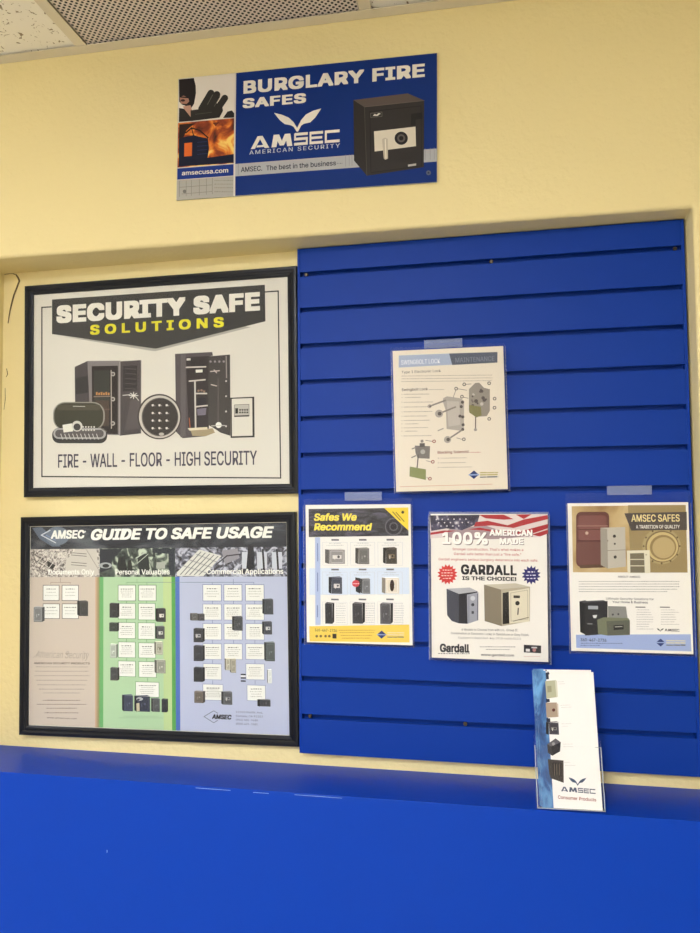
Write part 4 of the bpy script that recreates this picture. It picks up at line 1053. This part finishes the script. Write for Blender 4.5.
# ------------------------------------------------------------------ brochure holder on the ledge
BL = Vector((.5145, -.1200, LEDGE + .0022)); BR = (-11.5, -1.0, .17)
t = thing('brochure_holder', 'clear leaning brochure holder standing on the blue ledge', 'brochure holder', BL, BR)
bm = bmesh.new(); aL, aR = -.0575, .0560
add_box(bm, aL, .0232, .0016, aR, .0247, .118)                 # tall back
add_box(bm, aL, -.0040, .0016, aR, -.0027, .104)                # low front
add_box(bm, aL, -.0027, .0016, aL + .0014, .0232, .116); add_box(bm, aR - .0014, -.0027, .0016, aR, .0232, .116)
link_mesh('clear_pocket', bm, M_ACR, t)
bm = bmesh.new(); add_box(bm, aL, -.004, 0, aR, .0247, .0015); link_mesh('pocket_base', bm, M_RIM, t)
bm = bmesh.new()
for x in (aL, aR - .0016): add_box(bm, x, -.0046, .0016, x + .0016, -.0041, .104)
add_box(bm, aR - .010, -.0046, .1032, aR, -.0041, .104)
link_mesh('pocket_rim', bm, M_RIM, t)

def brochure_at(off, tilt, label):
    """leaflet standing in the pocket; off in the pocket's frame"""
    M = Matrix.LocRotScale(BL, __import__('mathutils').Euler([RAD(v) for v in BR]), None)
    p = M @ Vector(off)
    return p, (BR[0], BR[1] + tilt, BR[2])
QB = [(533.9, 672.5), (593.8, 677.2), (603.6, 812.5), (542.0, 811)]
W, H = .1010, .2286
for k, (off, tilt, lab) in enumerate((((.0012, -.0015, .0016), 0, 'foremost white brochure with a blue strip of safe pictures, in the ledge holder'),
                                     ((-.0012, .0035, .0048), -.2, 'white brochure directly behind the foremost one in the ledge holder'),
                                     ((-.0022, .0085, .0032), -.55, 'hindmost brochure in the ledge holder, a sliver showing at its top left'))):
    p, r = brochure_at(off, tilt, lab)
    t = thing('brochure', lab, 'brochure', p, r, 'brochures in the ledge holder')
    box('paper', (-W / 2, 0, 0), (W / 2, .0012, H), ink((238, 236, 232)), t)
    c = Print(QB, W, H, -.00008); c.view(520, 660, 5.49)
    strip = photo_ink('printed_blue_strip', [(.32, (34, 56, 96)), (.5, (52, 92, 148)), (.68, (104, 158, 206))], 30, 4, 1.5, (1, 1, .5)) if k == 0 else strip
    c.part('colour_strip', 'blue strip')
    c.poly([(76, 66), (136, 70), (188, 838), (121, 832)], strip, 1)
    c.poly([(150, 72), (150, 72), (160, 90), (140, 100)], (36, 40, 56), 2)
    if k == 0:
        for q in ([(140, 228), (160, 228), (162, 246), (142, 246)], [(142, 336), (164, 336), (166, 356), (144, 356)], [(136, 80), (152, 80), (156, 118), (140, 120)]): c.poly(q, (40, 46, 64), 2)
        c.part('safe_picture'); c.poly([(134, 128), (196, 126), (204, 220), (142, 226)], (176, 176, 148), 3); c.poly([(146, 156), (170, 156), (172, 190), (148, 192)], (150, 148, 120), 4); c.poly([(190, 128), (202, 130), (208, 218), (200, 222)], (206, 204, 184), 4)
        c.part('safe_picture'); c.poly([(138, 248), (202, 250), (212, 330), (144, 332)], (164, 146, 128), 3); c.disc(184, 291, 9, (90, 50, 44), 4); c.poly([(200, 254), (210, 258), (213, 328), (208, 330)], (200, 186, 170), 4)
        c.part('safe_picture'); c.safe(140, 354, 216, 428, (62, 60, 66), 'l', (120, 118, 116), layer=3)
        c.part('safe_picture'); c.poly([(148, 480), (196, 448), (226, 470), (222, 520), (178, 544), (152, 526)], (54, 52, 56), 3); c.poly([(172, 492), (222, 470), (222, 520), (178, 544)], (40, 38, 42), 4); c.poly([(148, 480), (196, 448), (226, 470), (172, 492)], (92, 90, 94), 4); c.disc(184, 478, 9, (140, 138, 140), 5)
        c.part('safe_picture'); c.poly([(152, 562), (242, 570), (244, 692), (170, 668), (160, 640)], (60, 54, 52), 3); c.poly([(176, 580), (232, 584), (232, 660), (184, 650)], (40, 36, 36), 4)
        for x in (190, 204, 218): c.line([(x, 590), (x + 1, 650)], 4, (104, 92, 84), 5)
        for y, x0 in ((138, 208), (150, 214), (268, 220), (280, 226), (370, 230), (384, 232), (482, 236), (496, 240), (582, 246), (598, 250)): c.part('small_print'); c.words(x0, y, x0 + (58 if y % 3 else 34), 3.4, (196, 194, 192), 2, gap=3)
        c.part('emblem'); bird(c, 270, 662, 370, 664, 322, 706, (66, 84, 110), 3)
        c.part('maker_name'); logo_word(c, 'AMSEC', 229, 738, 420, 26, (84, 92, 112), 3, yb1=750)
        c.part('subtitle', 'red-brown lettering'); c.text('Consumer Products', 212, 779, 424, 18, (150, 74, 62), 3, weight=.02, yb1=790)
    c.build(t)

# ------------------------------------------------------------------ light
w = bpy.data.worlds.new('outdoors'); bpy.context.scene.world = w; w.use_nodes = True
bg = w.node_tree.nodes['Background']; bg.inputs[0].default_value = (.75, .86, 1., 1); bg.inputs[1].default_value = .6
def area(name, loc, rot, sx, sy, power, rgb):
    l = bpy.data.lights.new(name, 'AREA'); l.shape = 'RECTANGLE'; l.size = sx; l.size_y = sy; l.energy = power; l.color = lin(rgb)[:3]
    o = bpy.data.objects.new(name, l); COL.objects.link(o); o.location = loc; o.rotation_euler = [RAD(a) for a in rot]; return o
area('added_side_fill', (XL - .2, (WY0 + WY1) / 2, (WZ0 + WZ1) / 2), (0, -90, 0), WZ1 - WZ0, WY1 - WY0, 18, (255, 250, 240))  # fill light added behind the unseen side window

# ------------------------------------------------------------------ camera
cam = bpy.data.cameras.new('camera'); co = bpy.data.objects.new('camera', cam); COL.objects.link(co)
yaw, pitch, roll = .1927, .0510, -.0080
f = Vector((-math.sin(yaw) * math.cos(pitch), math.cos(yaw) * math.cos(pitch), math.sin(pitch)))
r = Vector((math.cos(yaw), math.sin(yaw), 0)); u = r.cross(f)
r2 = math.cos(roll) * r + math.sin(roll) * u; u2 = -math.sin(roll) * r + math.cos(roll) * u
Mx = Matrix((r2, u2, -f)).transposed().to_4x4(); Mx.translation = (.3872, -1.4454, -.4811)
co.matrix_world = Mx
cam.sensor_fit = 'VERTICAL'; cam.sensor_height = 36.; cam.sensor_width = 27.; cam.lens = 720.25 / 933 * 36
cam.clip_start = .02; cam.clip_end = 50
bpy.context.scene.camera = co
vs = bpy.context.scene.view_settings
vs.view_transform = 'Standard'; vs.look = 'None'; vs.gamma = 1.; vs.use_curve_mapping = False; vs.exposure = 0.77
